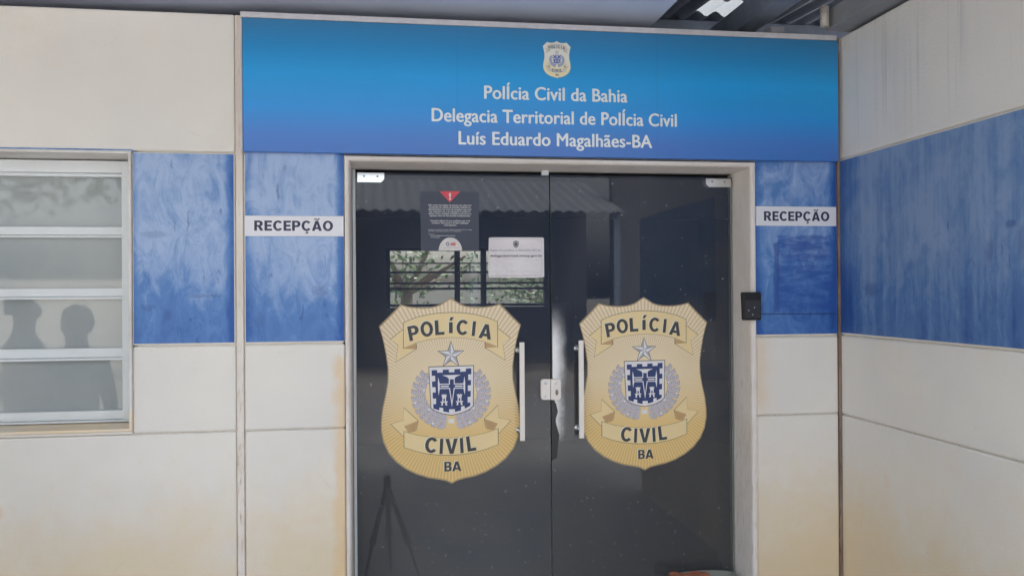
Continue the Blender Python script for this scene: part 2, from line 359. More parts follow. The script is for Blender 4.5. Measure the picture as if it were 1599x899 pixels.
m.col(c); m.bump(m.noise(1, 3, .5, vec=m.scalev(m.pos, 3, 1, 1.2)), .01, .25)
ztb = ZT-.022
boxo('vinyl_sheet', m.m, ban, SR+.004, CO-.010, -.034, -.006, ZB, ztb, .003)
boxo('frame', plain('banner_frame', lin(188, 186, 190, K), .5), ban, SR-.004, CO-.016, -.036, -.002, ztb+.001, ZT+.002, .003)
boxo('frame', bpy.data.materials['banner_frame'], ban, SR-.004, SR+.003, -.036, -.002, ZB+.002, ztb, .002)

# ------------------------------------------------------------------ text
def text_mesh(s, bold=.0, ext=.0):
    cu = bpy.data.curves.new('t', 'FONT'); cu.body = s; cu.size = 1; cu.offset = bold; cu.extrude = ext; cu.resolution_u = 4; cu.space_character = 1.03
    o = bpy.data.objects.new('t', cu); col.objects.link(o); bpy.context.view_layer.update()
    me = bpy.data.meshes.new_from_object(o.evaluated_get(bpy.context.evaluated_depsgraph_get()))
    bpy.data.objects.remove(o); bpy.data.curves.remove(cu); return me
_cap = [None]
def text_verts(s, bold):
    me = text_mesh(s, bold)
    vs = [(v.co.x, v.co.y) for v in me.vertices]; fs = [tuple(p.vertices) for p in me.polygons]
    bpy.data.meshes.remove(me); return vs, fs
def cap_h(bold):
    vs, _ = text_verts('H', bold); ys = [v[1] for v in vs]; return min(ys), max(ys)
def text_into(bm, s, x0, x1, zb, zc, y, bold=.02, slope=0.):
    """lettering whose ink spans x0..x1, baseline zb, capital top zc, on plane y facing -y; made bold by four shifted coats"""
    vs, fs = text_verts(s, 0.); xs = [v[0] for v in vs]; a, b = min(xs), max(xs); c0, c1 = cap_h(0.)
    sx = (x1-x0)/(b-a+2*bold); sz = (zc-zb)/(c1-c0+bold)
    for i, (dx, dz) in enumerate(((0, 0), (2*bold, 0), (bold, bold*.5), (bold, -bold*.5)) if bold > .015 else ((bold, 0),)):
        V_ = [bm.verts.new((x0+(v[0]-a+dx)*sx, y-i*6e-5, zb+(v[1]-c0+dz+bold*.5)*sz)) for v in vs]
        for f in fs:
            try: bm.faces.new([V_[i_] for i_ in f])
            except ValueError: pass
def text_obj(name, m, par, lines, y, bold=.02):
    bm = bmesh.new()
    for l in lines: text_into(bm, *l[:5], y, bold)
    bmesh.ops.recalc_face_normals(bm, faces=bm.faces)
    for f in bm.faces:
        if f.normal.y > 0: f.normal_flip()
    me = bpy.data.meshes.new(name); bm.to_mesh(me); bm.free(); return link(name, me, m, par)
def pxline(s, xa, xb, yb, yc, y):   # photo pixels -> args
    A = U(xa, yb, y); B = U(xb, yb, y); C = U((xa+xb)/2, yc, y); D = U((xa+xb)/2, yb, y)
    return (s, A.x, B.x, D.z, C.z)
LETT = plain('pale_lettering', lin(214, 222, 240, K), .4, 0, .5, .03)
YB = -.0352
text_obj('lettering', LETT, ban, [pxline('PolÍcia Civil da Bahia', 756, 980, 157.5, 137, YB)], YB, .026)
text_obj('lettering', LETT, ban, [pxline('Delegacia Territorial de PolÍcia Civil', 674, 1057, 194, 173.5, YB)], YB, .026)
text_obj('lettering', LETT, ban, [pxline('Luís Eduardo Magalhães-BA', 716, 1018.5, 228.5, 208, YB)], YB, .026)

# heavy sans letters drawn as outlines: capital height 1
def arc(cx, cy, rx, ry, a0, a1, n=14): return [(cx+rx*math.cos(R(a0+(a1-a0)*i/n)), cy+ry*math.sin(R(a0+(a1-a0)*i/n))) for i in range(n+1)]
def glyph(ch, w_=.24):
    h_ = w_*.82
    if ch == 'I': return w_, [[[(0,0),(w_,0),(w_,1),(0,1)]]]
    if ch in 'íÍ': return w_, [[[(0,0),(w_,0),(w_,.74 if ch == 'í' else 1),(0,.74 if ch == 'í' else 1)]], [[(.02,.84),(w_*.75,.84),(w_*1.35,1.08),(w_*.45,1.08)]]]
    if ch == 'L': return .60, [[[(0,0),(.6,0),(.6,h_),(w_,h_),(w_,1),(0,1)]]]
    if ch == 'E': return .66, [[[(0,0),(.66,0),(.66,h_),(w_,h_),(w_,.41),(.60,.41),(.60,.60),(w_,.60),(w_,1-h_),(.65,1-h_),(.65,1),(0,1)]]]
    if ch == 'V': return .86, [[[(0,1),(w_*1.08,1),(.43,.30),(.86-w_*1.08,1),(.86,1),(.56,0),(.30,0)]]]
    if ch in 'AÃ':
        g_ = [[[(0,0),(w_*1.05,0),(.30,.17),(.58,.17),(.88-w_*1.05,0),(.88,0),(.57,1),(.31,1)], [(.355,.35),(.44,.68),(.525,.35)]]]
        if ch == 'Ã': g_.append([[(.18,1.10),(.22,1.20),(.32,1.25),(.46,1.17),(.56,1.17),(.60,1.26),(.70,1.26),(.66,1.13),(.57,1.06),(.46,1.06),(.34,1.13),(.27,1.10)]])
        return .88, g_
    if ch == 'O': return .90, [[arc(.45,.5,.45,.52,0,350,26), arc(.45,.5,.45-w_,.52-h_,0,350,26)]]
    if ch in 'CÇ':
        g_ = [[arc(.44,.5,.44,.52,38,322,26)+arc(.44,.5,.44-w_,.52-h_,318,42,20)]]
        if ch == 'Ç': g_.append([[(.40,-.04),(.50,-.04),(.49,-.09),(.60,-.13),(.60,-.22),(.48,-.28),(.30,-.27),(.31,-.21),(.44,-.20),(.46,-.16),(.38,-.14)]])
        return .82, g_
    if ch == 'P': return .74, [[[(0,0),(w_,0),(w_,.36),(.42,.36)]+arc(.42,.68,.32,.32,-90,90)+[(0,1)], [(w_,.54),(.38,.54)]+arc(.38,.68,.11,.14,-90,90)+[(w_,.82)]]]
    if ch == 'R': return .80, [[[(0,0),(w_,0),(w_,.38),(.32,.38),(.52,0),(.80,0),(.60,.37),(.57,.42)]+arc(.42,.70,.32,.30,-52,90)+[(0,1)], [(w_,.56),(.38,.56)]+arc(.38,.69,.11,.13,-90,90)+[(w_,.82)]]]
    if ch == 'B': return .76, [[[(0,0),(.44,0)]+arc(.46,.28,.30,.28,-90,62)+[(.62,.54)]+arc(.44,.75,.28,.25,-38,90)+[(0,1)], [(w_,.17),(.40,.17)]+arc(.40,.285,.11,.115,-90,90)+[(w_,.40)], [(w_,.58),(.38,.58)]+arc(.38,.705,.10,.125,-90,90)+[(w_,.83)]]]
def glyph_faces(ch):
    w_, parts = glyph(ch); vs = []; fs = []
    for loops in parts:
        fl = [p for l in loops for p in l]; o_ = len(vs); vs += fl
        for t in tessellate_polygon([[Vector((p[0], p[1], 0)) for p in l] for l in loops]): fs.append(tuple(o_+i for i in t))
    return w_, vs, fs
def block_line(s, x0, x1, zb, zc, y, bm, gap=.09):
    W_ = sum(glyph(c)[0] for c in s)+gap*(len(s)-1); sx = (x1-x0)/W_; sz = zc-zb; x = 0
    for c in s:
        w_, vs, fs = glyph_faces(c); V_ = [bm.verts.new((x0+(x+v[0])*sx, y, zb+v[1]*sz)) for v in vs]
        for f in fs:
            try: bm.faces.new([V_[i] for i in f])
            except ValueError: pass
        x += w_+gap
def face_out(bm, name, mat, par):
    for f in bm.faces:
        f.normal_update()
        if f.normal.y > 0: f.normal_flip()
    me = bpy.data.meshes.new(name); bm.to_mesh(me); bm.free(); return link(name, me, mat, par)

# ------------------------------------------------------------------ shield emblem
def badge(name, cx, cz, y, k, label, cat, group, pal, par=None, detail=True):
    """emblem drawn in its own units (about 620 x 805), k = metres per unit, centre at cx, cz"""
    if par is None: root = thing(name, (cx, y, cz-.4*k*805), label, cat, group)
    else: root = par
    X0, Y0 = 352, 474
    def T(p): return (cx+(p[0]-X0)*k, cz-(p[1]-Y0)*k)
    st = [0]
    def layer(name, polys, mat, lift, parent=root, mirror=False, sep=False, side=0, step=1e-5):
        yy = y-.0005*lift*(1 if detail else .8); first = None
        Q = [] if side else [list(polys)]
        if mirror or side: Q.append([[(2*X0-p[0], p[1]) for p in P] for P in polys])
        if sep: Q = [[P] for q in Q for P in q]
        for q in Q:
            bm = bmesh.new()
            for i_, P in enumerate(q): prism(bm, [T(p) for p in P], yy-i_*step, y-.0001)
            o = done(bm, name, mat, parent); first = first or o
        return first
    half = [(0,72),(20,84),(43,99),(66,107),(88,111),(118,113),(148,112),(182,108),(216,99),(262,146),(308,192),(298,226),(289,262),(279,318),(272,372),(273,430),(283,488),(296,545),(302,600),(302,640),(294,686),(272,735),(238,776),(196,808),(150,832),(100,849),(55,857),(25,864)]
    def shield(gr):
        h = []
        for dx, yy in half: h.append((dx*gr, Y0+(yy-Y0)*gr))
        return [(X0+a, b) for a, b in h]+[(X0, Y0+(877-Y0)*gr)]+[(X0-a, b) for a, b in h[:0:-1]]
    layer('rim', [shield(1.0)], pal['rim'], 1)
    layer('shield_field', [shield(.984)], pal['field'](cx, cz, k), 2)
    # ribbons
    tb = [(149,178),(200,158),(250,146),(300,139),(352,137),(404,139),(454,146),(504,158),(555,178),(555,287),(504,265),(454,253),(404,246),(352,243),(300,246),(250,253),(200,265),(149,287)]
    tl = [(149,206),(92,250),(126,272),(115,345),(202,291),(202,268),(149,280)]
    bb = [(149,645),(200,661),(250,671),(300,677),(352,679),(404,677),(454,671),(504,661),(555,645),(555,712),(504,731),(454,743),(404,750),(352,752),(300,750),(250,743),(200,731),(149,712)]
    bl = [(148,543),(208,600),(200,640),(160,640),(149,668),(93,611),(145,597)]
    fold1 = [(149,289),(202,292),(202,267)]; fold2 = [(149,622),(208,600),(197,645),(168,650)]
    def grow(P, d):
        cxp = sum(p[0] for p in P)/len(P); cyp = sum(p[1] for p in P)/len(P)
        wx = (max(p[0] for p in P)-min(p[0] for p in P))/2; wy = (max(p[1] for p in P)-min(p[1] for p in P))/2
        return [(cxp+(p[0]-cxp)*(1+d/wx), cyp+(p[1]-cyp)*(1+d/wy)) for p in P]
    rb = layer('ribbon', [grow(tl, 2.5)], pal['line'], 2.6, mirror=True); layer('ribbon_tail', [tl], pal['ribbon'], 3, rb, mirror=True)
    layer('ribbon_fold', [fold1], pal['fold'], 3.3, rb, mirror=True); layer('ribbon_edge', [grow(tb, 2.5)], pal['line'], 3.5, rb); layer('ribbon_face', [tb], pal['ribbon'], 4, rb)
    rb = layer('ribbon', [grow(bl, 2.5)], pal['line'], 2.6, mirror=True); layer('ribbon_tail', [bl], pal['ribbon'], 3, rb, mirror=True)
    layer('ribbon_fold', [fold2], pal['fold'], 3.3, rb, mirror=True); layer('ribbon_edge', [grow(bb, 2.5)], pal['line'], 3.5, rb); layer('ribbon_face', [bb], pal['ribbon'], 4, rb)
    # lettering, set letter by letter along the ribbon arcs
    def letters(items, h, mat, shadow, lift, wd=.60):
        for dx, dy, mt, lf in ((-3, -3, shadow, lift), (0, 0, mat, lift+.6)):
            bm = bmesh.new(); yy = y-.0005*lf
            for ch, lx, ly, rot, ww in items:
                gw, vs, fs = glyph_faces(ch); c0, c1 = 0, 1; a, b = 0, gw; s_ = h
                VV = []
                for v in vs:
                    px_ = ((v[0]-a)/(b-a)-.5)*ww; py_ = -((v[1]-c0)*s_-h/2)
                    q = R(rot); qx = px_*math.cos(q)-py_*math.sin(q); qy = px_*math.sin(q)+py_*math.cos(q)
                    t = T((lx+qx+dx, ly+qy+dy)); VV.append(bm.verts.new((t[0], yy, t[1])))
                for f in fs:
                    try: bm.faces.new([VV[i] for i in f])
                    except ValueError: pass
            for f in bm.faces:
                f.normal_update()
                if f.normal.y > 0: f.normal_flip()
            me = bpy.data.meshes.new('lettering'); bm.to_mesh(me); bm.free(); link('lettering', me, mt, root)
    letters([('P',192,222,-10,46),('O',248,206,-6,54),('L',303,200,-3,40),('í',352,193,0,16),('C',402,201,4,50),('I',452,207,6,14),('A',504,220,10,56)], 64, pal['ink'], pal['shine'], 4.8)
    letters([('C',264,706,7,52),('I',308,713,3,14),('V',352,714,0,54),('I',396,712,-3,14),('L',437,705,-7,38)], 66, pal['ink'], pal['shine'], 4.8)
    letters([('B',336,801,0,32),('A',374,801,0,40)], 42, pal['ink'], pal['shine'], 2.6)
    # star with facets
    def star(r, ri): return [(352+(r if i % 2 == 0 else ri)*math.sin(math.pi*i/5), 320-(r if i % 2 == 0 else ri)*math.cos(math.pi*i/5)) for i in range(10)]
    so_ = layer('star', [star(62, 25)], pal['line'], 2.6)
    S = star(56, 21)
    layer('light_facets', [[(352,320), S[i], S[(i+1) % 10]] for i in range(0, 10, 2)], pal['silver'], 3.2, so_)
    layer('dark_facets', [[(352,320), S[i], S[(i+1) % 10]] for i in range(1, 10, 2)], pal['silver2'], 3.2, so_)
    # wreath
    leaves = []; outl = []; veins = []; berries = []
    rnd = random.Random(4)
    for i in range(11):
        t = i/10; ang = R(8+t*112)     # from the bottom, swinging out and up
        rr = 128+8*math.sin(t*3.1); bx = 352-rr*math.sin(ang)*1.04; by = 488+rr*math.cos(ang)*.98-4
        tx = -math.cos(ang); ty = -math.sin(ang)
        for sgn in (-1, 0, 1):
            L_ = (44 if sgn else 40)*(1-.25*t); W_ = 13*(1-.15*t); a2 = math.atan2(ty, tx)-sgn*.55
            ox, oy = bx+sgn*10*ty, by-sgn*10*tx
            def leaf(L_, W_):
                P = []
                for j in range(12):
                    u = j/11; P.append((u, math.sin(math.pi*min(u*1.05, 1))*(.8+.2*math.cos(u*22))))
                P = [(u*L_, v*W_) for u, v in P]+[(u*L_, -v*W_) for u, v in P[-2:0:-1]]
                return [(ox+p[0]*math.cos(a2)-p[1]*math.sin(a2), oy+p[0]*math.sin(a2)+p[1]*math.cos(a2)) for p in P]
            outl.append(leaf(L_+1.6, W_+1.6)); leaves.append(leaf(L_, W_))
            veins.append([(ox, oy), (ox+L_*.8*math.cos(a2)+.8*math.sin(a2), oy+L_*.8*math.sin(a2)-.8*math.cos(a2)), (ox+L_*.8*math.cos(a2)-.8*math.sin(a2), oy+L_*.8*math.sin(a2)+.8*math.cos(a2))])
        if i % 2 == 0 and i:
            q = rnd.choice((-1, 1))*20
            berries.append([(bx+q*math.sin(ang)+5*math.cos(v*math.pi/4), by-q*math.cos(ang)+5*math.sin(v*math.pi/4)) for v in range(8)])
    for sd in (0, 1):
        wr = layer('wreath', outl, pal['line2'], 2.6, side=sd, step=3e-5); layer('leaves', leaves, pal['leaf'], 2.62, wr, side=sd, step=3e-5)
        layer('leaf_veins', veins, pal['line2'], 2.64, wr, side=sd, step=3e-5); layer('berry', berries, pal['silver'], 5.2, wr, side=sd, sep=True)
    layer('knot', [[(340,596),(364,596),(364,614),(340,614)]], pal['silver'], 5.2, wr)
    # coat of arms
    g = lambda x, yy: (168.5+x*.4061, 308.9+yy*.4061)
    ca = layer('coat_of_arms', [[g(212,145),g(698,140),g(690,575),g(640,620),g(560,650),g(458,672),g(360,655),g(280,625),g(232,590)]], pal['line'], 5.6)
    layer('silver_border', [[g(219,153),g(690,148),g(683,572),g(636,612),g(556,643),g(458,664),g(362,647),g(284,617),g(239,585)]], pal['silver'], 6.0, ca)
    bl_ = [g(245,184),g(303,184),g(303,212),g(363,211),g(363,182),g(428,181),g(428,211),g(487,210),g(487,179),g(549,177),g(549,207),g(610,205),g(610,174),g(668,172),
           g(668,235),g(634,237),g(634,298),g(664,297),g(664,352),g(630,354),g(630,414),g(661,412),g(660,475),g(627,477),g(627,538),g(656,537),g(655,572),
           g(596,600),g(592,570),g(555,580),g(556,618),g(490,634),g(490,603),g(428,604),g(428,638),g(366,625),g(365,588),g(325,582),g(323,612),g(262,592),g(260,545),g(290,545),g(290,486),g(256,486),g(254,422),g(287,421),g(285,364),g(250,365),g(248,304),g(283,303),g(281,243),g(246,244)]
    layer('blue_ground', [bl_], pal['blue'], 6.4, ca)
    def bar(x0, y0, x1, y1): return [g(x0,y0), g(x1,y0), g(x1,y1), g(x0,y1)]
    cr = [[g(357,240),g(555,238),g(500,262),g(480,285),g(432,285),g(412,262)], [g(314,262),g(330,330),g(330,385),g(318,455),g(312,400),g(310,320)], [g(594,255),g(602,320),g(602,400),g(596,455),g(582,385),g(582,330)],
          bar(428,262,438,580-240), bar(480,262,490,340), bar(330,330,430,341), bar(488,330,582,341), bar(330,376,430,386), bar(488,376,582,386), bar(340,352,426,366), bar(492,352,572,366),
          [g(428,376),g(439,376),g(462,545),g(458,582)], [g(490,376),g(479,376),g(456,545),g(458,582)]]
    layer('cross', cr, pal['silver'], 6.8, ca)
    for qx in (376, 540):
        cr = [[g(qx-30,440),g(qx-20,452),g(qx-10,440),g(qx,450),g(qx+10,440),g(qx+20,452),g(qx+30,440),g(qx+22,475),g(qx-22,475)], bar(qx-20,475,qx-8,520), bar(qx+8,475,qx+20,520), bar(qx-38,518,qx+38,530), [g(qx-26,530),g(qx-10,530),g(qx-14,562),g(qx-34,562)], [g(qx+10,530),g(qx+26,530),g(qx+34,562),g(qx+14,562)], bar(qx-8,475,qx+8,488)]
        layer('tower', cr, pal['silver'], 6.8, ca)
    return root
def field_mat(nm, top, mid, bot, rayc, n=150, amt=.5):
    def f(cx, cz, k):
        m = M(nm, .5, .4)
        dx = m.op('SUBTRACT', m.x, cx); dz = m.op('SUBTRACT', m.z, cz-.03*k/.00098)
        a = m.op('ARCTAN2', dx, dz); s_ = m.op('SINE', m.op('MULTIPLY', a, n))
        v = m.op('ADD', m.op('DIVIDE', m.op('SUBTRACT', m.z, cz), 805*k), .5)
        c = m.ramp(v, [(0, bot), (.25, bot), (.55, mid), (1, top)])
        rr = m.op('SQRT', m.op('ADD', m.op('MULTIPLY', dx, dx), m.op('MULTIPLY', dz, dz)))
        f_ = m.op('MULTIPLY', m.ss(s_, -.3, .8), m.ss(rr, 60*k, 330*k, 0, amt))
        m.col(m.mix(f_, c, rayc)); return m.m
    return f
KB = 1.32
LINE = plain('thin_brown_outline', lin(112, 98, 84), .5); LINE2 = plain('grey_outline', lin(118, 112, 122), .5)
pal = dict(rim=plain('tan_rim', lin(176, 152, 116), .5), field=field_mat('gold_field', lin(214, 197, 172, KB), lin(214, 197, 165, KB), lin(211, 180, 120, KB), lin(172, 144, 102, KB)),
           line=LINE, line2=plain('wreath_outline', lin(122, 116, 126), .5), ribbon=plain('gold_ribbon', lin(216, 194, 148, KB), .5, 0, .4, .05, 4), fold=plain('ribbon_fold_tone', lin(180, 146, 102, KB), .5),
           ink=plain('dark_ink', lin(70, 68, 70), .5), shine=plain('ink_highlight', lin(226, 220, 204, KB), .5), silver=plain('silver_print', lin(208, 206, 208, KB), .5, 0, .4, .05),
           silver2=plain('silver_shadow_print', lin(160, 158, 164, KB), .5), leaf=plain('leaf_print', lin(184, 178, 186, KB), .5, 0, .4, .12, 90), blue=plain('navy_print', lin(48, 66, 118), .5))
YD = YG-.005
badge('shield_sticker', U(705, 608, YD).x, U(705, 609, YD).z, YD, .2155*2.808/606/2.808*1.0*2.79, 'large gold police shield sticker on the left glass door leaf', 'sticker', 'gold shield stickers on the doors', pal) if False else None
def scale_for(pxw, y): return (U(705+pxw/2, 608, y).x-U(705-pxw/2, 608, y).x)/604.
badge('shield_sticker', U(704.5, 608, YD).x, U(705, 609.5, YD).z, YD, scale_for(217.5, YD), 'large gold police shield sticker on the left glass door leaf, under the notices', 'sticker', 'gold shield stickers on the doors', pal)
badge('shield_sticker', U(1006, 598, YD).x, U(1006, 598.5, YD).z, YD, scale_for(213, YD)*.985, 'large gold police shield sticker on the right glass door leaf, beside the black wall pad', 'sticker', 'gold shield stickers on the doors', pal)
pale = dict(pal); pale.update(field=field_mat('cream_field', lin(206, 208, 204, KB), lin(210, 210, 200, KB), lin(216, 206, 170, KB), lin(196, 190, 170, KB), 60, .3), ribbon=plain('cream_ribbon', lin(196, 194, 186, KB), .5),
    rim=plain('cream_rim', lin(190, 186, 170), .5), leaf=plain('bluish_leaf_print', lin(168, 178, 206), .5), blue=plain('blue_print', lin(70, 100, 178), .5), ink=plain('grey_ink', lin(96, 100, 116), .5), line=plain('pale_outline', lin(160, 160, 160), .5), line2=plain('pale_outline_blue', lin(150, 160, 190), .5))
be = thing('shield_emblem', (U(869, 93, YB).x, YB, U(869, 121, YB).z), 'small cream police shield emblem at the top centre of the blue banner', 'emblem')
be_c = U(869.5, 93.5, YB); badge('x', be_c.x, be_c.z, YB, (U(891, 93, YB).x-U(848, 93, YB).x)/604., None, None, None, pale, be, False)

# ------------------------------------------------------------------ glass doors
def door_glass():
    m = M('tinted_film_glass', .02, .5)
    t = m.t; tr = t.nodes.new('ShaderNodeBsdfTransparent'); tr.inputs[0].default_value = (.8, .82, .82, 1)
    df = t.nodes.new('ShaderNodeBsdfDiffuse')
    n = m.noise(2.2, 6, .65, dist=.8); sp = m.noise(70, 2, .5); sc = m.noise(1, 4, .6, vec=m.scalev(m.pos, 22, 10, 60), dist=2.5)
    n = m.op('ADD', n, m.ss(m.z, 1.6, .7, -.12, .16))     # floor's reflection painted in as lighter grey low down
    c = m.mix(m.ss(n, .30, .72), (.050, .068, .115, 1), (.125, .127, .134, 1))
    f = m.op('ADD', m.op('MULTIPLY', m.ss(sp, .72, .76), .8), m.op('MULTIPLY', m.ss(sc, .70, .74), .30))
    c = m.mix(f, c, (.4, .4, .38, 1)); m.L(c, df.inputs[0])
    mx = t.nodes.new('ShaderNodeMixShader'); mx.inputs[0].default_value = .60
    m.L(m.op('ADD', m.op('MULTIPLY', f, .3), .50), mx.inputs[0]); t.links.new(tr.outputs[0], mx.inputs[1]); t.links.new(df.outputs[0], mx.inputs[2])
    gl_ = t.nodes.new('ShaderNodeBsdfGlossy'); gl_.inputs['Roughness'].default_value = .015; fr = t.nodes.new('ShaderNodeFresnel'); fr.inputs[0].default_value = 1.55
    m2 = t.nodes.new('ShaderNodeMixShader'); t.links.new(fr.outputs[0], m2.inputs[0]); t.links.new(mx.outputs[0], m2.inputs[1]); t.links.new(gl_.outputs[0], m2.inputs[2])
    t.links.new(m2.outputs[0], m.out.inputs['Surface']); t.nodes.remove(m.b); return m.m
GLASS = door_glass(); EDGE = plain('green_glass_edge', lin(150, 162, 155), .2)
gm = U(859.5, 500, YG).x
doorL = thing('glass_door', (gl+.2, YG, 0), 'left leaf of the dark glass entrance door, with two paper notices on it', 'door', 'dark glass entrance doors')
doorR = thing('glass_door', (gr-.2, YG, 0), 'right leaf of the dark glass entrance door, with peeling film along its meeting edge', 'door', 'dark glass entrance doors')
YGF = YG-.0045
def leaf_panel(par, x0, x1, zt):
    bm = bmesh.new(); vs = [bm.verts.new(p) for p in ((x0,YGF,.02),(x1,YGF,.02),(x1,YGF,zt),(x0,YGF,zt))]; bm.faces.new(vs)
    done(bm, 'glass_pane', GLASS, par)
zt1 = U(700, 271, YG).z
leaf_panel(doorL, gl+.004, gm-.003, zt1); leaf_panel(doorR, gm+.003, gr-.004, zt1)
boxo('glass_edge', EDGE, doorL, gm-.0045, gm-.0032, YG-.004, YG+.004, .02, zt1)
boxo('glass_edge', EDGE, doorR, gm+.0032, gm+.0045, YG-.004, YG+.004, .02, zt1); boxo('glass_edge', EDGE, doorR, gr-.0038, gr-.001, YG-.006, YG+.004, .02, zt1)
boxo('edge_profile', ALU, fwall, gl-.010, gl+.002, YG-.02, YG+.01, 0, gt+.008)
# patch fittings at the top corners
def patch(par, xa, xb, ya, yb, flip):
    A = U(xa, ya, YG-.02); B = U(xb, yb, YG-.02); c = .014
    x0, x1, z0, z1 = A.x, B.x, B.z, A.z
    P = [(x0, z1), (x1, z1), (x1, z0+c), (x1-c, z0), (x0, z0)] if not flip else [(x0, z1), (x1, z1), (x1, z0), (x0+c, z0), (x0, z0+c)]
    bm = bmesh.new(); prism(bm, P, YG-.022, YG+.012); h = done(bm, 'hinge_plate', CHROME, par, bev=.0)
    for q in (.25, .75):
        bm = bmesh.new(); tube(bm, (x0+(x1-x0)*q, YG-.024, (z0+z1)/2+.005), (x0+(x1-x0)*q, YG-.021, (z0+z1)/2+.005), .004, n=10)
        s_ = done(bm, 'screw', bpy.data.materials['grey_painted_steel'], h); s_.location = (0, 0, 0)
patch(doorL, 558, 600, 269.5, 285, False); patch(doorR, 1102, 1141, 279, 292.5, True)
# pull handles
def handle(par, xa, xb, ya, yb, sgn):
    yh = YG-.055; A = U(xa, ya, yh); B = U(xb, yb, yh)
    bm = bmesh.new(); box(bm, A.x, B.x, yh, yh+.014, B.z, A.z); h = done(bm, 'handle', ALU2, par, bev=.002)
    for q in (.085, .905):
        bm = bmesh.new(); z = A.z+(B.z-A.z)*q; xm = (A.x+B.x)/2
        tube(bm, (xm-sgn*.006, yh+.01, z), (xm-sgn*.006, YG-.004, z), .009, n=12); tube(bm, (xm-sgn*.010, YG-.012, z), (xm-sgn*.010, YG-.0045, z), .014, n=14)
        s_ = done(bm, 'standoff', CHROME, h, True); s_.location = (0, 0, 0)
handle(doorL, 811.5, 820, 534.5, 688, 1); handle(doorR, 904, 912.5, 531.5, 684, 1)
# lock case over the meeting edges
def lock(par, xa, xb, key):
    A = U(xa, 592, YG-.03); B = U(xb, 623.5, YG-.03)
    bm = bmesh.new(); box(bm, A.x, B.x, YG-.034, YG-.006, B.z, A.z)
    es = [e for e in bm.edges if abs(e.verts[0].co.y-e.verts[1].co.y) > .01 and ((e.verts[0].co.x < (A.x+B.x)/2) == (key == 0))]
    bmesh.ops.bevel(bm, geom=es, offset=.012, segments=5, affect='EDGES', profile=.5)
    o = done(bm, 'lock_case', ALU2, par)
    x = (A.x+B.x)/2; bm = bmesh.new()
    if key:
        P = [(x+.004+.0065*math.cos(a*math.pi/8), (A.z+B.z)/2-.012+.013*math.sin(a*math.pi/8)) for a in range(16)]; prism(bm, P, YG-.0375, YG-.034); q = done(bm, 'key_cylinder', plain('worn_brass_grey', lin(128, 118, 112), .35, .6), o)
        q.location = (0, 0, 0)
    for z in ((A.z-.017,) if key else (A.z-.017, B.z+.015)):
        bm = bmesh.new(); tube(bm, (x, YG-.0352, z), (x, YG-.034, z), .006, n=14)
        q = done(bm, 'cover_cap', ALU, o, True); q.location = (0, 0, 0)
lock(doorL, 844.5, 859.2, 0); lock(doorR, 859.8, 875.5, 1)
# floor spring plate at the top middle
boxo('top_stop', ALU, fwall, U(844, 272, YG).x, U(855, 272, YG).x, YG-.03, YG-.008, U(850, 275, YG).z, gt+.015, .003)
# peeling film: light glowing through the tear painted as a pale feathered strip
def tear():
    m = M('film_tear_glow', .6, .3); t = m.t; tr = t.nodes.new('ShaderNodeBsdfTransparent'); x0 = gm+.005
    wob = m.op('MULTIPLY', m.op('SUBTRACT', m.noise(9, 5, .6), .5), .05)
    xx = m.op('ADD', m.op('SUBTRACT', m.x, x0), wob)
    f = m.op('MULTIPLY', m.ss(xx, .070, .010, 0, 1), m.op('MULTIPLY', m.ss(m.z, .90, 1.0), m.ss(m.z, 1.55, 1.35)))
    f = m.op('POWER', m.op('MAXIMUM', f, 0), 1.0)
    mx = t.nodes.new('ShaderNodeMixShader'); m.col(lin(226, 228, 234, 1.2)); m.L(m.op('MULTIPLY', f, 1.0), mx.inputs[0]); t.links.new(tr.outputs[0], mx.inputs[1]); t.links.new(m.b.outputs[0], mx.inputs[2]); t.links.new(mx.outputs[0], m.out.inputs[0]); return m.m
bm = bmesh.new(); pts = []
for i in range(25):
    z = .93+.62*i/24; dx = .004
    if z < 1.13: dx = .010+.016*abs(math.sin(z*37))
    pts.append((gm+.003+dx, z))
P = [(p[0], p[1]) for p in pts]+[(gm+.10, 1.55), (gm+.10, .93)]
a = [bm.verts.new((p[0], YGF-.0006, p[1])) for p in P]
for tq in tessellate_polygon([[Vector((p[0], p[1], 0)) for p in P]]): bm.faces.new([a[i] for i in tq])
done(bm, 'peeled_film', tear(), doorR)
bm = bmesh.new(); P = [(gm+.004, 1.125), (gm+.022, 1.10), (gm+.03, 1.065), (gm+.018, 1.04), (gm+.022, 1.01), (gm+.036, .96), (gm+.028, .90), (gm+.024, .86), (gm+.004, .85)]
prism(bm, P, YGF-.0012, YGF-.0002); done(bm, 'loose_film', plain('loose_black_film', (.02, .02, .024, 1), .35), doorR)

# ------------------------------------------------------------------ notices on the left leaf
YN = YGF-.001
post = thing('notice', (U(702, 391, YN).x, YN, U(702, 391, YN).z), 'dark notice with red warning triangle and small white text on the left glass door', 'notice')
A, B = U(656.5, 299, YN), U(748, 391.5, YN)
boxo('sheet', plain('charcoal_print', lin(56, 64, 84), .35, 0, .5, .1, 8), post, A.x, B.x, YN-.0008, YN, B.z, A.z)
Y2 = YN-.0014
bm = bmesh.new(); P = [U(*q, Y2) for q in ((686, 298.7), (719, 298.7), (702.5, 316))]; prism(bm, [(p.x, p.z) for p in P], Y2, YN-.0008); done(bm, 'warning_triangle', plain('red_print', lin(225, 75, 90), .4), post)
WI = plain('white_ink', lin(228, 228, 230), .5, 0, .4, .02)
Y3 = Y2-.0004
def blk(name, mat, par, lines, y, bold=.01): return text_obj(name, mat, par, [pxline(s, a_, b_, c_, d_, y) for s, a_, b_, c_, d_ in lines], y, bold)
blk('exclamation_mark', WI, post, [('!', 701, 704.5, 312, 301.5)], Y3, .03)
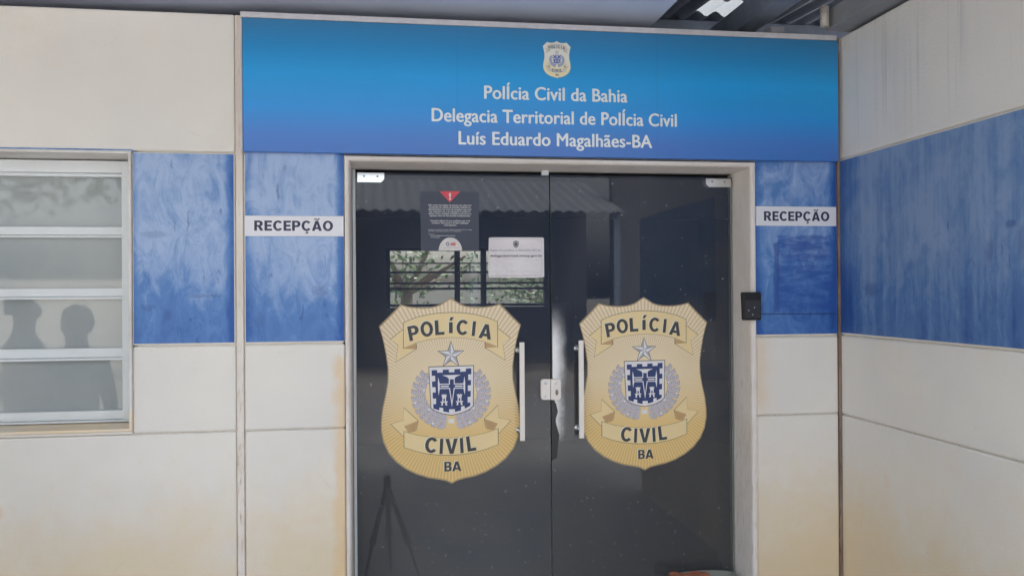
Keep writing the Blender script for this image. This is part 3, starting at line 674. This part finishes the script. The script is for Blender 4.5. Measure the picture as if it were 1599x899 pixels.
T1 = ['Não aceite abordagem de pessoas que oferecem', 'promessas de solução de questões judiciais ou', 'administrativas em troca de vantagens que você', 'não contratou com o seu advogado. A escolha do', 'cliente é livre e qualquer indicação de terceiros ou', 'captação deve ser denunciada imediatamente.']
ln = [(s, 669+(i % 2)*1.5, 736-(i % 2)*1.5, 321.5+i*3.3, 319.2+i*3.3) for i, s in enumerate(T1)]
ln += [('Consulte alguém de sua confiança que você', 672, 734, 345.8, 343.5), ('conheça. Denuncie à Ordem qualquer', 674, 732, 349.2, 347), ('constrangimento.', 693, 713, 352.6, 350.4)]
blk('lettering', WI, post, ln, Y3, .02)
blk('lettering', WI, post, [('Captação de clientela é infração disciplinar prevista em lei e no código', 669, 737, 359.3, 357.8), ('de ética da advocacia e no estatuto', 669, 720, 361.6, 360.2), ('Denuncie em:', 669, 678, 366, 364.8), ('denuncias@oab-ba.org.br/contato', 672, 711, 368.6, 367), ('www.oab-ba.org.br', 672, 687, 371.2, 369.8)], Y3, .01)
bm = bmesh.new(); cc = U(703.3, 391.2, Y2); rr = U(721.5, 391, Y2).x-cc.x
prism(bm, [(cc.x+rr*math.cos(math.pi*i/24), cc.z+rr*1.12*math.sin(math.pi*i/24)) for i in range(25)], Y2, YN-.0008); done(bm, 'half_disc', plain('white_print', lin(224, 218, 216), .5), post)
bm = bmesh.new(); c1 = U(699, 381, Y3); r_ = .0078
ring = [(c1.x+r_*math.cos(a_*math.pi/10), c1.z+r_*math.sin(a_*math.pi/10)) for a_ in range(20)]; inn = [(c1.x+.0045*math.cos(a_*math.pi/10), c1.z+.0045*math.sin(a_*math.pi/10)) for a_ in range(20)]
va = [bm.verts.new((p[0], Y3, p[1])) for p in ring]; vb = [bm.verts.new((p[0], Y3, p[1])) for p in inn]
for i in range(20): bm.faces.new((va[i], va[(i+1) % 20], vb[(i+1) % 20], vb[i]))
done(bm, 'logo_ring', plain('navy_logo', lin(36, 72, 128), .5), post)
blk('logo_lettering', plain('red_logo', lin(215, 62, 66), .5), post, [('AB', 703, 711.5, 383.7, 378.3)], Y3, .05)
blk('lettering', plain('grey_ink_small', lin(120, 118, 120), .5), post, [('Seccional Bahia', 692, 715, 387.4, 386.4)], Y3, .0)

pap = thing('notice', (U(806, 433, YN).x, YN, U(806, 433, YN).z), 'wrinkled white paper notice with a crest and web address, taped beside the dark notice', 'notice')
A, B = U(762, 370.5, YN), U(849.5, 433, YN)
m = M('white_paper', .55, .4); m.col(m.mix(m.ss(m.noise(6, 4), .3, .7), lin(206, 200, 204, K), lin(216, 211, 213, K))); m.bump(m.noise(1, 3, .5, vec=m.scalev(m.pos, 16, 1, 34), dist=1.5), .012, .8)
bm = bmesh.new(); P = [(A.x+.004, A.z-.002), (A.x+.02, A.z), (B.x-.006, A.z), (B.x, A.z-.004), (B.x+.001, B.z+.002), (B.x-.03, B.z-.001), (A.x+.002, B.z), (A.x, B.z+.06)]; prism(bm, P, YN-.0008, YN); done(bm, 'paper_sheet', m.m, pap)
INK2 = plain('faded_ink', lin(110, 106, 116), .5)
blk('lettering', INK2, pap, [('Registre sua ocorrência na DELEGACIA VIRTUAL', 766, 845, 392.2, 389), ], Y2, .0)
blk('lettering', plain('black_ink', lin(72, 70, 80), .5), pap, [('delegaciavirtual.sinesp.gov.br', 765.5, 847, 401, 397.2)], Y2, .03)
bm = bmesh.new(); c1 = U(805.7, 381, Y2)
half_ = [(0,-.0165),(.006,-.0135),(.0125,-.0115),(.0125,.003),(.010,.011),(.004,.0155),(0,.0175)]
P = [(c1.x+p[0], c1.z-p[1]) for p in half_]+[(c1.x-p[0], c1.z-p[1]) for p in half_[-2:0:-1]]; prism(bm, P, Y2, YN-.0008); cr_ = done(bm, 'crest', plain('crest_grey', lin(150, 146, 152), .5), pap)
bm = bmesh.new(); prism(bm, [(c1.x+.006*math.cos(i*math.pi/6), c1.z-.001+.007*math.sin(i*math.pi/6)) for i in range(12)], Y2-.0004, Y2); q = done(bm, 'crest_centre', plain('crest_dark', lin(84, 84, 96), .5), cr_); q.location = (0, 0, 0)
bm = bmesh.new()
for (x0, y0, x1, y1) in ((765, 373.2, 846, 373.7), (765, 430, 846, 430.4), (765, 373.2, 765.5, 430), (845.7, 373.2, 846.2, 430)):
    a_, b_ = U(x0, y0, Y2), U(x1, y1, Y2); prism(bm, [(a_.x, a_.z), (b_.x, a_.z), (b_.x, b_.z), (a_.x, b_.z)], Y2, YN-.0008)
done(bm, 'border_line', bpy.data.materials['crest_grey'], pap)

# ------------------------------------------------------------------ reception signs
def sign(x0, x1, y0, y1, t, label):
    y = -.0095; A, B = U(x0, y0, y), U(x1, y1, y)
    s_ = thing('reception_sign', ((A.x+B.x)/2, y, B.z), label, 'sign', 'white reception signs on the blue band')
    boxo('plate', plain('sign_plate', lin(212, 211, 216, K), .4, 0, .5, .03, 3), s_, A.x, B.x, y, -.0014, B.z, A.z, .001)
    L_ = pxline('', *t, y-.0006); bm = bmesh.new(); block_line('RECEPÇÃO', L_[1], L_[2], L_[3], L_[4], y-.0006, bm); face_out(bm, 'lettering', plain('sign_ink', lin(52, 56, 84), .5), s_)
sign(381.5, 536.5, 336.5, 369, (397, 520, 360.3, 344.6), 'white reception sign on the blue band left of the doors')
sign(1180.5, 1306, 322, 353, (1193, 1295, 345, 330.3), 'white reception sign on the blue band right of the doors')

# ------------------------------------------------------------------ black pad on the right jamb
a, b = U(1158, 456, -.03), U(1187.5, 499.5, -.03)
pad = thing('entry_pad', ((a.x+b.x)/2, -.02, b.z), 'black plastic covered entry pad fixed on the right door jamb', 'keypad')
bm = bmesh.new(); box(bm, a.x, b.x, -.042, -.014, b.z, a.z)
for v in bm.verts: v.co.x += (.004 if v.co.z < (a.z+b.z)/2 else 0) if v.co.x < (a.x+b.x)/2 else 0
done(bm, 'case', BLACK, pad, bev=.006, seg=3)
bm = bmesh.new(); box(bm, a.x+.012, b.x-.006, -.0445, -.042, b.z+.01, a.z-.035); done(bm, 'cover_flap', plain('black_film_cover', (.03, .03, .036, 1), .35, 0, .6, .3, 60), pad, bev=.001)
for q in ((.3, .35), (.6, .45), (.5, .2)):
    bm = bmesh.new(); tube(bm, (a.x+(b.x-a.x)*q[0], -.0475, b.z+(a.z-b.z)*q[1]), (a.x+(b.x-a.x)*q[0], -.0445, b.z+(a.z-b.z)*q[1]), .002, n=8)
    done(bm, 'button', ALU, pad)
# cable line on the blue below
bm = bmesh.new(); A, B = U(1188, 490, -.004), U(1306, 489.5, -.004); tube(bm, (A.x, -.0035, A.z), (B.x, -.0035, B.z), .0014, n=6); C = U(1300, 512, -.004); D = U(1302, 490, -.004); tube(bm, (D.x, -.0035, D.z), (C.x, -.0035, C.z), .0012, n=6)
tag(done(bm, 'cable', plain('painted_cable', lin(40, 60, 110), .5)), 'thin blue painted cable running along the wall from the black pad', 'cable')

# ------------------------------------------------------------------ window on the left
win = thing('window', ((WL+WX)/2, .08, WB), 'white aluminium window with four wide frosted panes stacked one above another', 'window')
YW = .16
bm = bmesh.new()   # reveal and rounded rim around the opening
def wr_(x0, x1, z0, z1, y): return [bm.verts.new(p) for p in ((x0,y,z0),(x1,y,z0),(x1,y,z1),(x0,y,z1))]
rs = [wr_(WL-.012, WX+.012, WB-.012, WT+.012, .02), wr_(WL-.012, WX+.012, WB-.012, WT+.012, -.006), wr_(WL-.009, WX+.009, WB-.009, WT+.009, -.009), wr_(WL-.002, WX+.002, WB-.002, WT+.002, -.009), wr_(WL, WX, WB, WT, -.005), wr_(WL+.0, WX-.0, WB+.006, WT-.004, YW+.04)]
for p, q in zip(rs, rs[1:]):
    for i in range(4): bm.faces.new((p[i], p[(i+1) % 4], q[(i+1) % 4], q[i]))
m = M('sill_paint', .55, .4); nn = m.ss(m.z, 1.16, 1.12)
m.col(m.mix(m.op('MULTIPLY', nn, m.ss(m.noise(6, 5), .3, .6, .55, .95)), m.mix(m.ss(m.noise(5, 4), .4, .7), lin(206, 202, 198, K), lin(190, 184, 178, K)), lin(224, 200, 168, K))); m.bump(m.noise(60, 4), .001, .4)
done(bm, 'surround', m.m, win)
bars = [(252, 277), (355, 371.5), (450.5, 467), (543.5, 562), (641, 657)]   # heights of the rails at x=100
bars = [(U(100, a_, YW).z, U(100, b_, YW).z) for a_, b_ in bars]; bars[-1] = (bars[-1][0], min(bars[-1][1], WB+.008))
XR0, XR1 = U(193.5, 400, YW).x, WX-.001
mull = (-2.35,)
for i, (zt_, zb_) in enumerate(bars):
    bm = bmesh.new(); h = zt_-zb_
    P_ = [(YW+.03, zb_), (YW-.034, zb_), (YW-.034, zb_+h*.16), (YW-.018, zb_+h*.18), (YW-.018, zb_+h*.24), (YW-.026, zb_+h*.26), (YW-.028, zt_), (YW+.03, zt_)]
    A_ = [bm.verts.new((WL+.002, p[0], p[1])) for p in P_]; B_ = [bm.verts.new((XR1, p[0], p[1])) for p in P_]
    for q in range(8): bm.faces.new((A_[q], A_[(q+1) % 8], B_[(q+1) % 8], B_[q]))
    bm.faces.new(A_); bm.faces.new(B_[::-1]); 0 and box(bm, WL+.002, XR1, YW-.028, YW+.03, zb_, zt_)
    done(bm, 'rail', ALU, win)
boxo('stile', ALU, win, XR0, XR1, YW-.030, YW+.03, bars[-1][1]+.001, bars[0][0]-.001, .003)
boxo('stile', ALU, win, WL+.003, WL+.04, YW-.030, YW+.03, bars[-1][1]+.001, bars[0][0]-.001, .003)
m = M('frosted_film_glass', .035, .55)
c = m.mix(m.ss(m.noise(2.4, 5), .3, .7), lin(150, 157, 159, 1.08), lin(160, 165, 165, 1.08))
c = m.mix(m.op('MULTIPLY', m.ss(m.noise(26, 6, .7), .62, .8), .25), c, lin(190, 196, 190)); m.col(c)
m.b.inputs['IOR'].default_value = 1.62
FROST = m.m
tilt = (.004, .002, .0, .0)
for i in range(4):
    za, zb_ = bars[i][1]+.002, bars[i+1][0]-.002
    bm = bmesh.new(); d = tilt[i]; x0, x1 = WL+.041, XR0+.001
    n = 24; pv = None
    for k_ in range(n+1):
        x = x0+(x1-x0)*k_/n; row = (bm.verts.new((x, YW-.004, zb_)), bm.verts.new((x, YW-.004+d, za)))
        if pv: bm.faces.new((pv[0], row[0], row[1], pv[1]))
        pv = row
    done(bm, 'pane', FROST, win)
# opaque back so nothing bright shows through joints
boxo('back_board', DARK, win, WL-.005, WX+.005, YW+.035, YW+.045, WB, WT)

# ------------------------------------------------------------------ small things at the foot of the right door
a, b = U(1107, 893, .14), U(1147, 893, .14)
binx0, binx1, bz = U(1049, 895, .13).x, b.x-.004, a.z
bn = thing('waste_bin', ((binx0+binx1)/2, .12, .012), 'slim grey bin standing in the doorway at the foot of the right glass door', 'bin')
def oval(bm, z, sx, sy, n=32): 
    cx_ = (binx0+binx1)/2; return [bm.verts.new((cx_+sx*math.cos(2*math.pi*i/n), .12+sy*math.sin(2*math.pi*i/n), z)) for i in range(n)]
hx = (binx1-binx0)/2
bm = bmesh.new(); rg = [oval(bm, .012, hx*.8, .045), oval(bm, bz-.03, hx*.97, .056), oval(bm, bz-.028, hx, .060), oval(bm, bz-.006, hx, .060), oval(bm, bz, hx*.96, .055), oval(bm, bz-.002, hx*.9, .048), oval(bm, bz-.1, hx*.85, .045)]
for p, q in zip(rg, rg[1:]):
    for i in range(32): bm.faces.new((p[i], p[(i+1) % 32], q[(i+1) % 32], q[i]))
done(bm, 'bin_body', plain('grey_bin_plastic', lin(140, 142, 134), .45), bn, True)
bm = bmesh.new(); nx, ny = 26, 10; x0, x1 = binx0-.012, U(1106, 895, .1).x; gv = {}
for i in range(nx+1):
    for j_ in range(ny+1):
        u, v = i/nx, j_/ny; x = x0+(x1-x0)*u; zz = bz+.004+.006*abs(math.sin(u*6.5+.9))*(1-.3*u)+.004*math.sin(v*6+u*11)
        yv = .05+.09*v
        if v < .35: zz -= (.35-v)*.22; yv = .05+.09*.35-.012*(.35-v)-.03
        gv[i, j_] = bm.verts.new((x, yv, zz))
for i in range(nx):
    for j_ in range(ny): bm.faces.new((gv[i, j_], gv[i+1, j_], gv[i+1, j_+1], gv[i, j_+1]))
rag = done(bm, 'cleaning_cloth', plain('orange_cloth', lin(176, 112, 88), .9, 0, .2, .2, 50), None, True)
tag(rag, 'crumpled orange cloth draped over the grey bin in the doorway', 'cloth')

# ------------------------------------------------------------------ interior room behind the doors
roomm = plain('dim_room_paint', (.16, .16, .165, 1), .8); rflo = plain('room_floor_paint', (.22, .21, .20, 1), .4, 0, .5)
room = thing('waiting_room', (.7, 2.8, 0), 'dim waiting room seen through the dark glass doors', 'room')
RX0, RX1, RY0, RY1, RZ = -1.9, 3.4, .26, 5.4, 2.66
a, b = U(607, 388, RY1), U(851, 478, RY1)
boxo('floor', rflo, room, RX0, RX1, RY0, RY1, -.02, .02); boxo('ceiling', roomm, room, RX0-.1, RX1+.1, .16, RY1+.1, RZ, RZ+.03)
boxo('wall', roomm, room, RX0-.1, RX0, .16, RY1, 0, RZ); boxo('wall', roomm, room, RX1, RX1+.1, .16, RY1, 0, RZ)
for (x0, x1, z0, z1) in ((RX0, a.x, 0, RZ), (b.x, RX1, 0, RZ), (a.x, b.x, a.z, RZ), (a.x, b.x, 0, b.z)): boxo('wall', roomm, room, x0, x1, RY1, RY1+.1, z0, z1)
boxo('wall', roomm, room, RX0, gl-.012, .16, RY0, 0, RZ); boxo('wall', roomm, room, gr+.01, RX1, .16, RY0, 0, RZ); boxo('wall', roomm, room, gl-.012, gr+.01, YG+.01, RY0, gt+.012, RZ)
lw = thing('louvre_window', ((a.x+b.x)/2, RY1, b.z), 'bright louvred back window with trees behind it, seen through the left glass door', 'window')
dk = plain('dark_frame', (.03, .032, .036, 1), .6)
for px_ in (714, 755):
    bm = bmesh.new(); q = U(px_, 430, RY1); box(bm, q.x-.028, q.x+.028, RY1-.02, RY1+.05, b.z, a.z)
    done(bm, 'post', dk, lw)
bm = bmesh.new(); box(bm, a.x-.03, a.x+.012, RY1-.02, RY1+.05, b.z, a.z); done(bm, 'post', dk, lw); bm = bmesh.new(); box(bm, b.x-.012, b.x+.03, RY1-.02, RY1+.05, b.z, a.z); done(bm, 'post', dk, lw)
for py_, t in ((411, .006), (425, .010), (442, .010), (450.5, .012), (390, .012), (476, .014)): q = U(730, py_, RY1); boxo('louvre_bar', dk, lw, a.x, b.x, RY1-.015, RY1+.04, q.z-t, q.z+t)
m = M('dusty_louvre_glass', .1, .5); tr = m.t.nodes.new('ShaderNodeBsdfTransparent'); tr.inputs[0].default_value = (.8, .82, .8, 1); mx = m.t.nodes.new('ShaderNodeMixShader'); mx.inputs[0].default_value = .12
m.col((.5, .5, .48, 1)); m.t.links.new(tr.outputs[0], mx.inputs[1]); m.t.links.new(m.b.outputs[0], mx.inputs[2]); m.t.links.new(mx.outputs[0], m.out.inputs[0])
bm = bmesh.new(); bm.faces.new([bm.verts.new(p) for p in ((a.x,RY1+.045,b.z),(b.x,RY1+.045,b.z),(b.x,RY1+.045,a.z),(a.x,RY1+.045,a.z))]); done(bm, 'louvre_pane', m.m, lw)

# ------------------------------------------------------------------ trees
def leafmat(nm, a, b):
    m = M(nm, .5, .4); oi = m.t.nodes.new('ShaderNodeNewGeometry'); m.col(m.mix(oi.outputs['Random Per Island'], a, b)); return m.m
LF = leafmat('leaf_green', (.035, .08, .018, 1), (.10, .16, .045, 1)); BARK = plain('bark', (.16, .12, .09, 1), .9)
def tree(x, y, h, cr, cz, n, label, group, sx=1.25, ls=.16, seed=1, gap=None):
    rnd = random.Random(seed); t = thing('tree', (x, y, 0), label, 'tree', group)
    bm = bmesh.new(); tube(bm, (x, y, 0), (x+.1, y, cz-.3*cr), .16, .10); tips = []
    for i in range(7):
        a_ = i*.9+rnd.random(); q = Vector((x+.1+cr*.6*math.cos(a_)*sx, y+cr*.6*math.sin(a_), cz+rnd.uniform(-.3, .5)*cr)); tube(bm, (x+.1, y, cz-.35*cr-.1), q, .07, .02, 6); tips.append(q)
    done(bm, 'trunk', BARK, t, True)
    bm = bmesh.new(); cl = []
    for i in range(26):
        u = Vector((rnd.gauss(0, 1), rnd.gauss(0, 1), rnd.gauss(0, 1))).normalized()*rnd.uniform(.45, 1)
        cl.append(Vector((x+u.x*cr*sx, y+u.y*cr, cz+u.z*cr*.62)))
    for i in range(n):
        c_ = rnd.choice(cl); q = c_+Vector((rnd.gauss(0, 1), rnd.gauss(0, 1), rnd.gauss(0, .8)))*cr*.17
        if gap:      # crown hollowed along the mirrored view line to reflect a bright sky patch
            g0, g1 = gap; gd = (g1-g0).normalized(); w_ = q-g0; w_ = w_-gd*w_.dot(gd); e_ = math.hypot(math.hypot(w_.x, w_.y)/.55, w_.z/.20)
            if e_ < 1+.35*math.sin(q.z*23+q.x*9) and rnd.random() < .95: continue
        d = Vector((rnd.gauss(0, 1), rnd.gauss(0, 1), rnd.gauss(-.4, .6))).normalized(); s_ = d.orthogonal().normalized(); L_ = ls*rnd.uniform(.6, 1.3)
        bm.faces.new([bm.verts.new(q), bm.verts.new(q+d*L_*.5+s_*L_*.22), bm.verts.new(q+d*L_), bm.verts.new(q+d*L_*.5-s_*L_*.22)])
    me = bpy.data.meshes.new('crown'); bm.to_mesh(me); bm.free(); link('crown', me, LF, t)
tree(.3, 12, 4.3, 1.5, 2.2, 700, 'leafy tree behind the building, seen at the left of the far louvre window', 'trees around the station', seed=2)
tree(3.4, 14, 4.3, 1.7, 2.0, 1100, 'leafy tree behind the building, seen at the right of the far louvre window', 'trees around the station', seed=3)
_gap = (UM(150, 306, YW-.002, 4), UM(150, 306, YW-.002, 30))
tree(-5.6, -5.6, 5.5, 2.1, 3.5, 6500, 'leafy tree in front of the station, mirrored in the frosted window', 'trees around the station', seed=5, ls=.15, gap=_gap)
tree(-11, -11, 5.5, 2.6, 3.4, 5000, 'broad leafy tree across the yard, mirrored in the frosted window', 'trees around the station', seed=8, ls=.22, gap=_gap)
# boundary wall behind the building
bw = boxo('boundary_wall', plain('pale_render', (.55, .53, .48, 1), .85), None, -14, 16, 17, 17.2, 0, 1.75); tag(bw, 'pale boundary wall behind the station, seen through the far window', 'wall')
bw = boxo('boundary_wall', bpy.data.materials['pale_render'], None, -26, -5.4, -16, -15.8, 0, 2.2); tag(bw, 'pale boundary wall across the yard, mirrored in the frosted window', 'wall')
# ------------------------------------------------------------------ shed across the yard (mirrored in the doors)
sh = thing('shed', (1.2, -13, 0), 'open shed with a corrugated roof across the yard, mirrored in the glass doors', 'shed')
SX0, SX1 = -4.2, 4.4; sz = 3.05
corr('roof_sheet', SX0, SX1, 0, 3.2, 0, plain('shed_roof_sheet', (.34, .36, .38, 1), .5, .3), 0, .22, sh)
rs_ = [o for o in sh.children if o.name.startswith('roof_sheet')][0]
for v in rs_.data.vertices: yy = v.co.y; v.co.z = v.co.z*1.6+sz+yy*.30; v.co.y = -11.4-yy
boxo('back_wall', plain('shed_wall', (.14, .14, .15, 1), .9), sh, SX0, SX1, -14.6, -14.45, 0, 3.6)
for x in (SX0+.1, -1.2, 1.6, SX1-.1): boxo('post', steel, sh, x-.06, x+.06, -11.7, -11.58, 0, sz)
boxo('back_wall', bpy.data.materials['shed_wall'], sh, SX1+.0, SX1+3.5, -12.5, -12.3, 0, 4.4)

# ------------------------------------------------------------------ low tripod on the floor before the doors (below the frame, mirrored in the glass)
td = 4.62; ap = UM(604, 742, YG, td); tf = UM(661, 905, YG, td-.1); tg = UM(566, 905, YG, td-.05)
tp = thing('tripod', (ap.x, ap.y, .012), 'low black tripod on the floor, mirrored in the lower left glass door', 'tripod')
feet = [Vector((tf.x, ap.y+.10, .015)), Vector((tg.x, ap.y+.05, .015)), Vector((ap.x+.02, ap.y-.26, .015))]; top_ = Vector((ap.x, ap.y, ap.z-.02))
bm = bmesh.new(); tube(bm, top_-Vector((0, 0, .05)), top_+Vector((0, 0, .02)), .022, .018, 14); done(bm, 'hub', BLACK, tp, True)
for f_ in feet:
    md = top_.lerp(f_, .55); bm = bmesh.new(); tube(bm, top_-Vector((0, 0, .02)), md, .014, .014, 10); tube(bm, md, f_, .009, .008, 10); lg = done(bm, 'leg', BLACK, tp, True)
    bm = bmesh.new(); tube(bm, md-(f_-top_).normalized()*.02, md+(f_-top_).normalized()*.025, .020, .020, 10); q = done(bm, 'clamp', BLACK, lg, True); q.location = (0, 0, 0)
# ------------------------------------------------------------------ two people at the window (seen only as reflections)
SKIN = plain('skin', (.22, .12, .075, 1), .55); HAIR = plain('dark_hair', (.015, .012, .01, 1), .7); 
def person(x, y, hgt, face, shirt, trous, label, hairlong=False):
    k = hgt/1.75; t = thing('person', (x, y, 0.012), label, 'person', 'people standing by the frosted window')
    J = {}; E = []; Rr = {}
    def j(n, p, r, par=None): J[n] = (Vector(p)*k, r*k); E.append((par, n)) if par else None
    j('pel', (0,0,.95), .155); j('wai', (0,0,1.10), .135, 'pel'); j('che', (0,.0,1.30), .155, 'wai'); j('sho', (0,0,1.42), .11, 'che'); j('nec', (0,.005,1.50), .058, 'sho'); j('hb', (0,-.005,1.57), .066, 'nec'); j('he', (0,-.012,1.64), .092, 'hb'); j('ht', (0,-.002,1.70), .072, 'he')
    for s_ in (-1, 1):
        a_ = 'L' if s_ < 0 else 'R'
        j('s'+a_, (.17*s_,0,1.40), .062, 'sho'); j('e'+a_, (.225*s_,.03,1.12), .045, 's'+a_); j('w'+a_, (.21*s_,-.10,.90), .030, 'e'+a_); j('p'+a_, (.205*s_,-.14,.83), .034, 'w'+a_)
        for f_, (dx, L_) in enumerate(((-.022,.065),(-.008,.078),(.008,.075),(.020,.058))):
            j('f%d%s' % (f_, a_), (.205*s_+dx*.4, -.155+dx, .80), .0095, 'p'+a_); j('g%d%s' % (f_, a_), (.198*s_+dx*.4, -.165+dx, .80-L_), .008, 'f%d%s' % (f_, a_))
        j('t'+a_, (.185*s_,-.165,.80), .010, 'p'+a_)
        j('h'+a_, (.10*s_,0,.88), .10, 'pel'); j('k'+a_, (.11*s_,-.01,.49), .062, 'h'+a_); j('n'+a_, (.115*s_,.02,.10), .040, 'k'+a_); j('b'+a_, (.118*s_,.01,.045), .04, 'n'+a_); j('o'+a_, (.125*s_,-.15,.03), .032, 'b'+a_)
    names = list(J); me = bpy.data.meshes.new('body'); me.from_pydata([J[n][0] for n in names], [(names.index(a_), names.index(b_)) for a_, b_ in E], [])
    o = bpy.data.objects.new('body', me); col.objects.link(o); o.modifiers.new('skin', 'SKIN')
    for i, n in enumerate(names): me.skin_vertices[0].data[i].radius = (J[n][1], J[n][1]*(.8 if n in ('pel','wai','che') else 1)); me.skin_vertices[0].data[i].use_root = (n == 'pel')
    sb = o.modifiers.new('sub', 'SUBSURF'); sb.levels = 2; sb.render_levels = 2; bpy.context.view_layer.update()
    m2 = bpy.data.meshes.new_from_object(o.evaluated_get(bpy.context.evaluated_depsgraph_get())); bpy.data.objects.remove(o)
    rot = Matrix.Rotation(face, 3, 'Z')
    hc = Vector((0, -.02, 1.625))*k
    def put(name, me_, mats, par=t):
        for v in me_.vertices: v.co = rot @ v.co
        oo = bpy.data.objects.new(name, me_); col.objects.link(oo); oo.parent = par
        for q in mats: me_.materials.append(q)
        for p in me_.polygons: p.use_smooth = True
        return oo
    for mt in list(m2.materials): pass
    m2.materials.clear()
    for p in m2.polygons:
        c_ = p.center/k; p.material_index = 0 if (c_.z > 1.475 or (c_.z < 1.15 and abs(c_.x) > .165 and c_.z > .6)) else (1 if c_.z > .93 else (2 if c_.z > .09 else 3))
    # shape the face: brow, nose, chin
    for v in m2.vertices:
        c_ = v.co/k
        if c_.z > 1.53 and c_.y < -.06:
            v.co.y -= k*(.030*math.exp(-((c_.z-1.612)/.016)**2-(c_.x/.013)**2)+.012*math.exp(-((c_.z-1.55)/.018)**2-(c_.x/.03)**2)+.010*math.exp(-((c_.z-1.655)/.02)**2))
    put('body', m2, [SKIN, shirt, trous, bpy.data.materials['black_plastic']])
    bm = bmesh.new(); bmesh.ops.create_uvsphere(bm, u_segments=20, v_segments=14, radius=.108*k)
    for v in list(bm.verts):
        v.co.x *= .86; v.co += Vector((0, .008, 1.655))*k
    bmesh.ops.delete(bm, geom=[v for v in bm.verts if (v.co.y/k < -.05 and v.co.z/k < 1.70) or v.co.z/k < (1.50 if hairlong else 1.60)], context='VERTS')
    me_ = bpy.data.meshes.new('hair'); bm.to_mesh(me_); bm.free(); put('hair', me_, [HAIR])
    bm = bmesh.new()
    for s_ in (-1, 1):
        bm = bmesh.new(); g_ = bmesh.ops.create_uvsphere(bm, u_segments=10, v_segments=8, radius=.026*k)['verts']
        for v in g_: v.co.x *= .4; v.co += Vector((.094*s_, .0, 1.61))*k
        me_ = bpy.data.meshes.new('ear'); bm.to_mesh(me_); bm.free(); put('ear', me_, [SKIN])
    for s_ in (-1, 1):
        bm = bmesh.new(); g_ = bmesh.ops.create_uvsphere(bm, u_segments=10, v_segments=8, radius=.011*k)['verts']
        for v in g_: v.co += Vector((.03*s_, -.088, 1.635))*k
        me_ = bpy.data.meshes.new('eye'); bm.to_mesh(me_); bm.free(); put('eye', me_, [BLACK])
q = UM(120, 484, YW, 4.6)
person(q.x, q.y, q.z+.01, R(200), plain('grey_shirt', (.12, .13, .15, 1), .9), plain('dark_trousers', (.03, .035, .05, 1), .9), 'person with short hair in a grey shirt, mirrored in the third pane of the window')
q = UM(38, 462, YW, 4.9)
person(q.x, q.y, q.z+.01, R(85), plain('blue_shirt', (.07, .09, .16, 1), .9), plain('khaki_trousers', (.2, .17, .12, 1), .9), 'person in a blue shirt turned sideways, mirrored at the left of the third pane')
for o in col.objects:
    if '_w' in o: del o['_w']
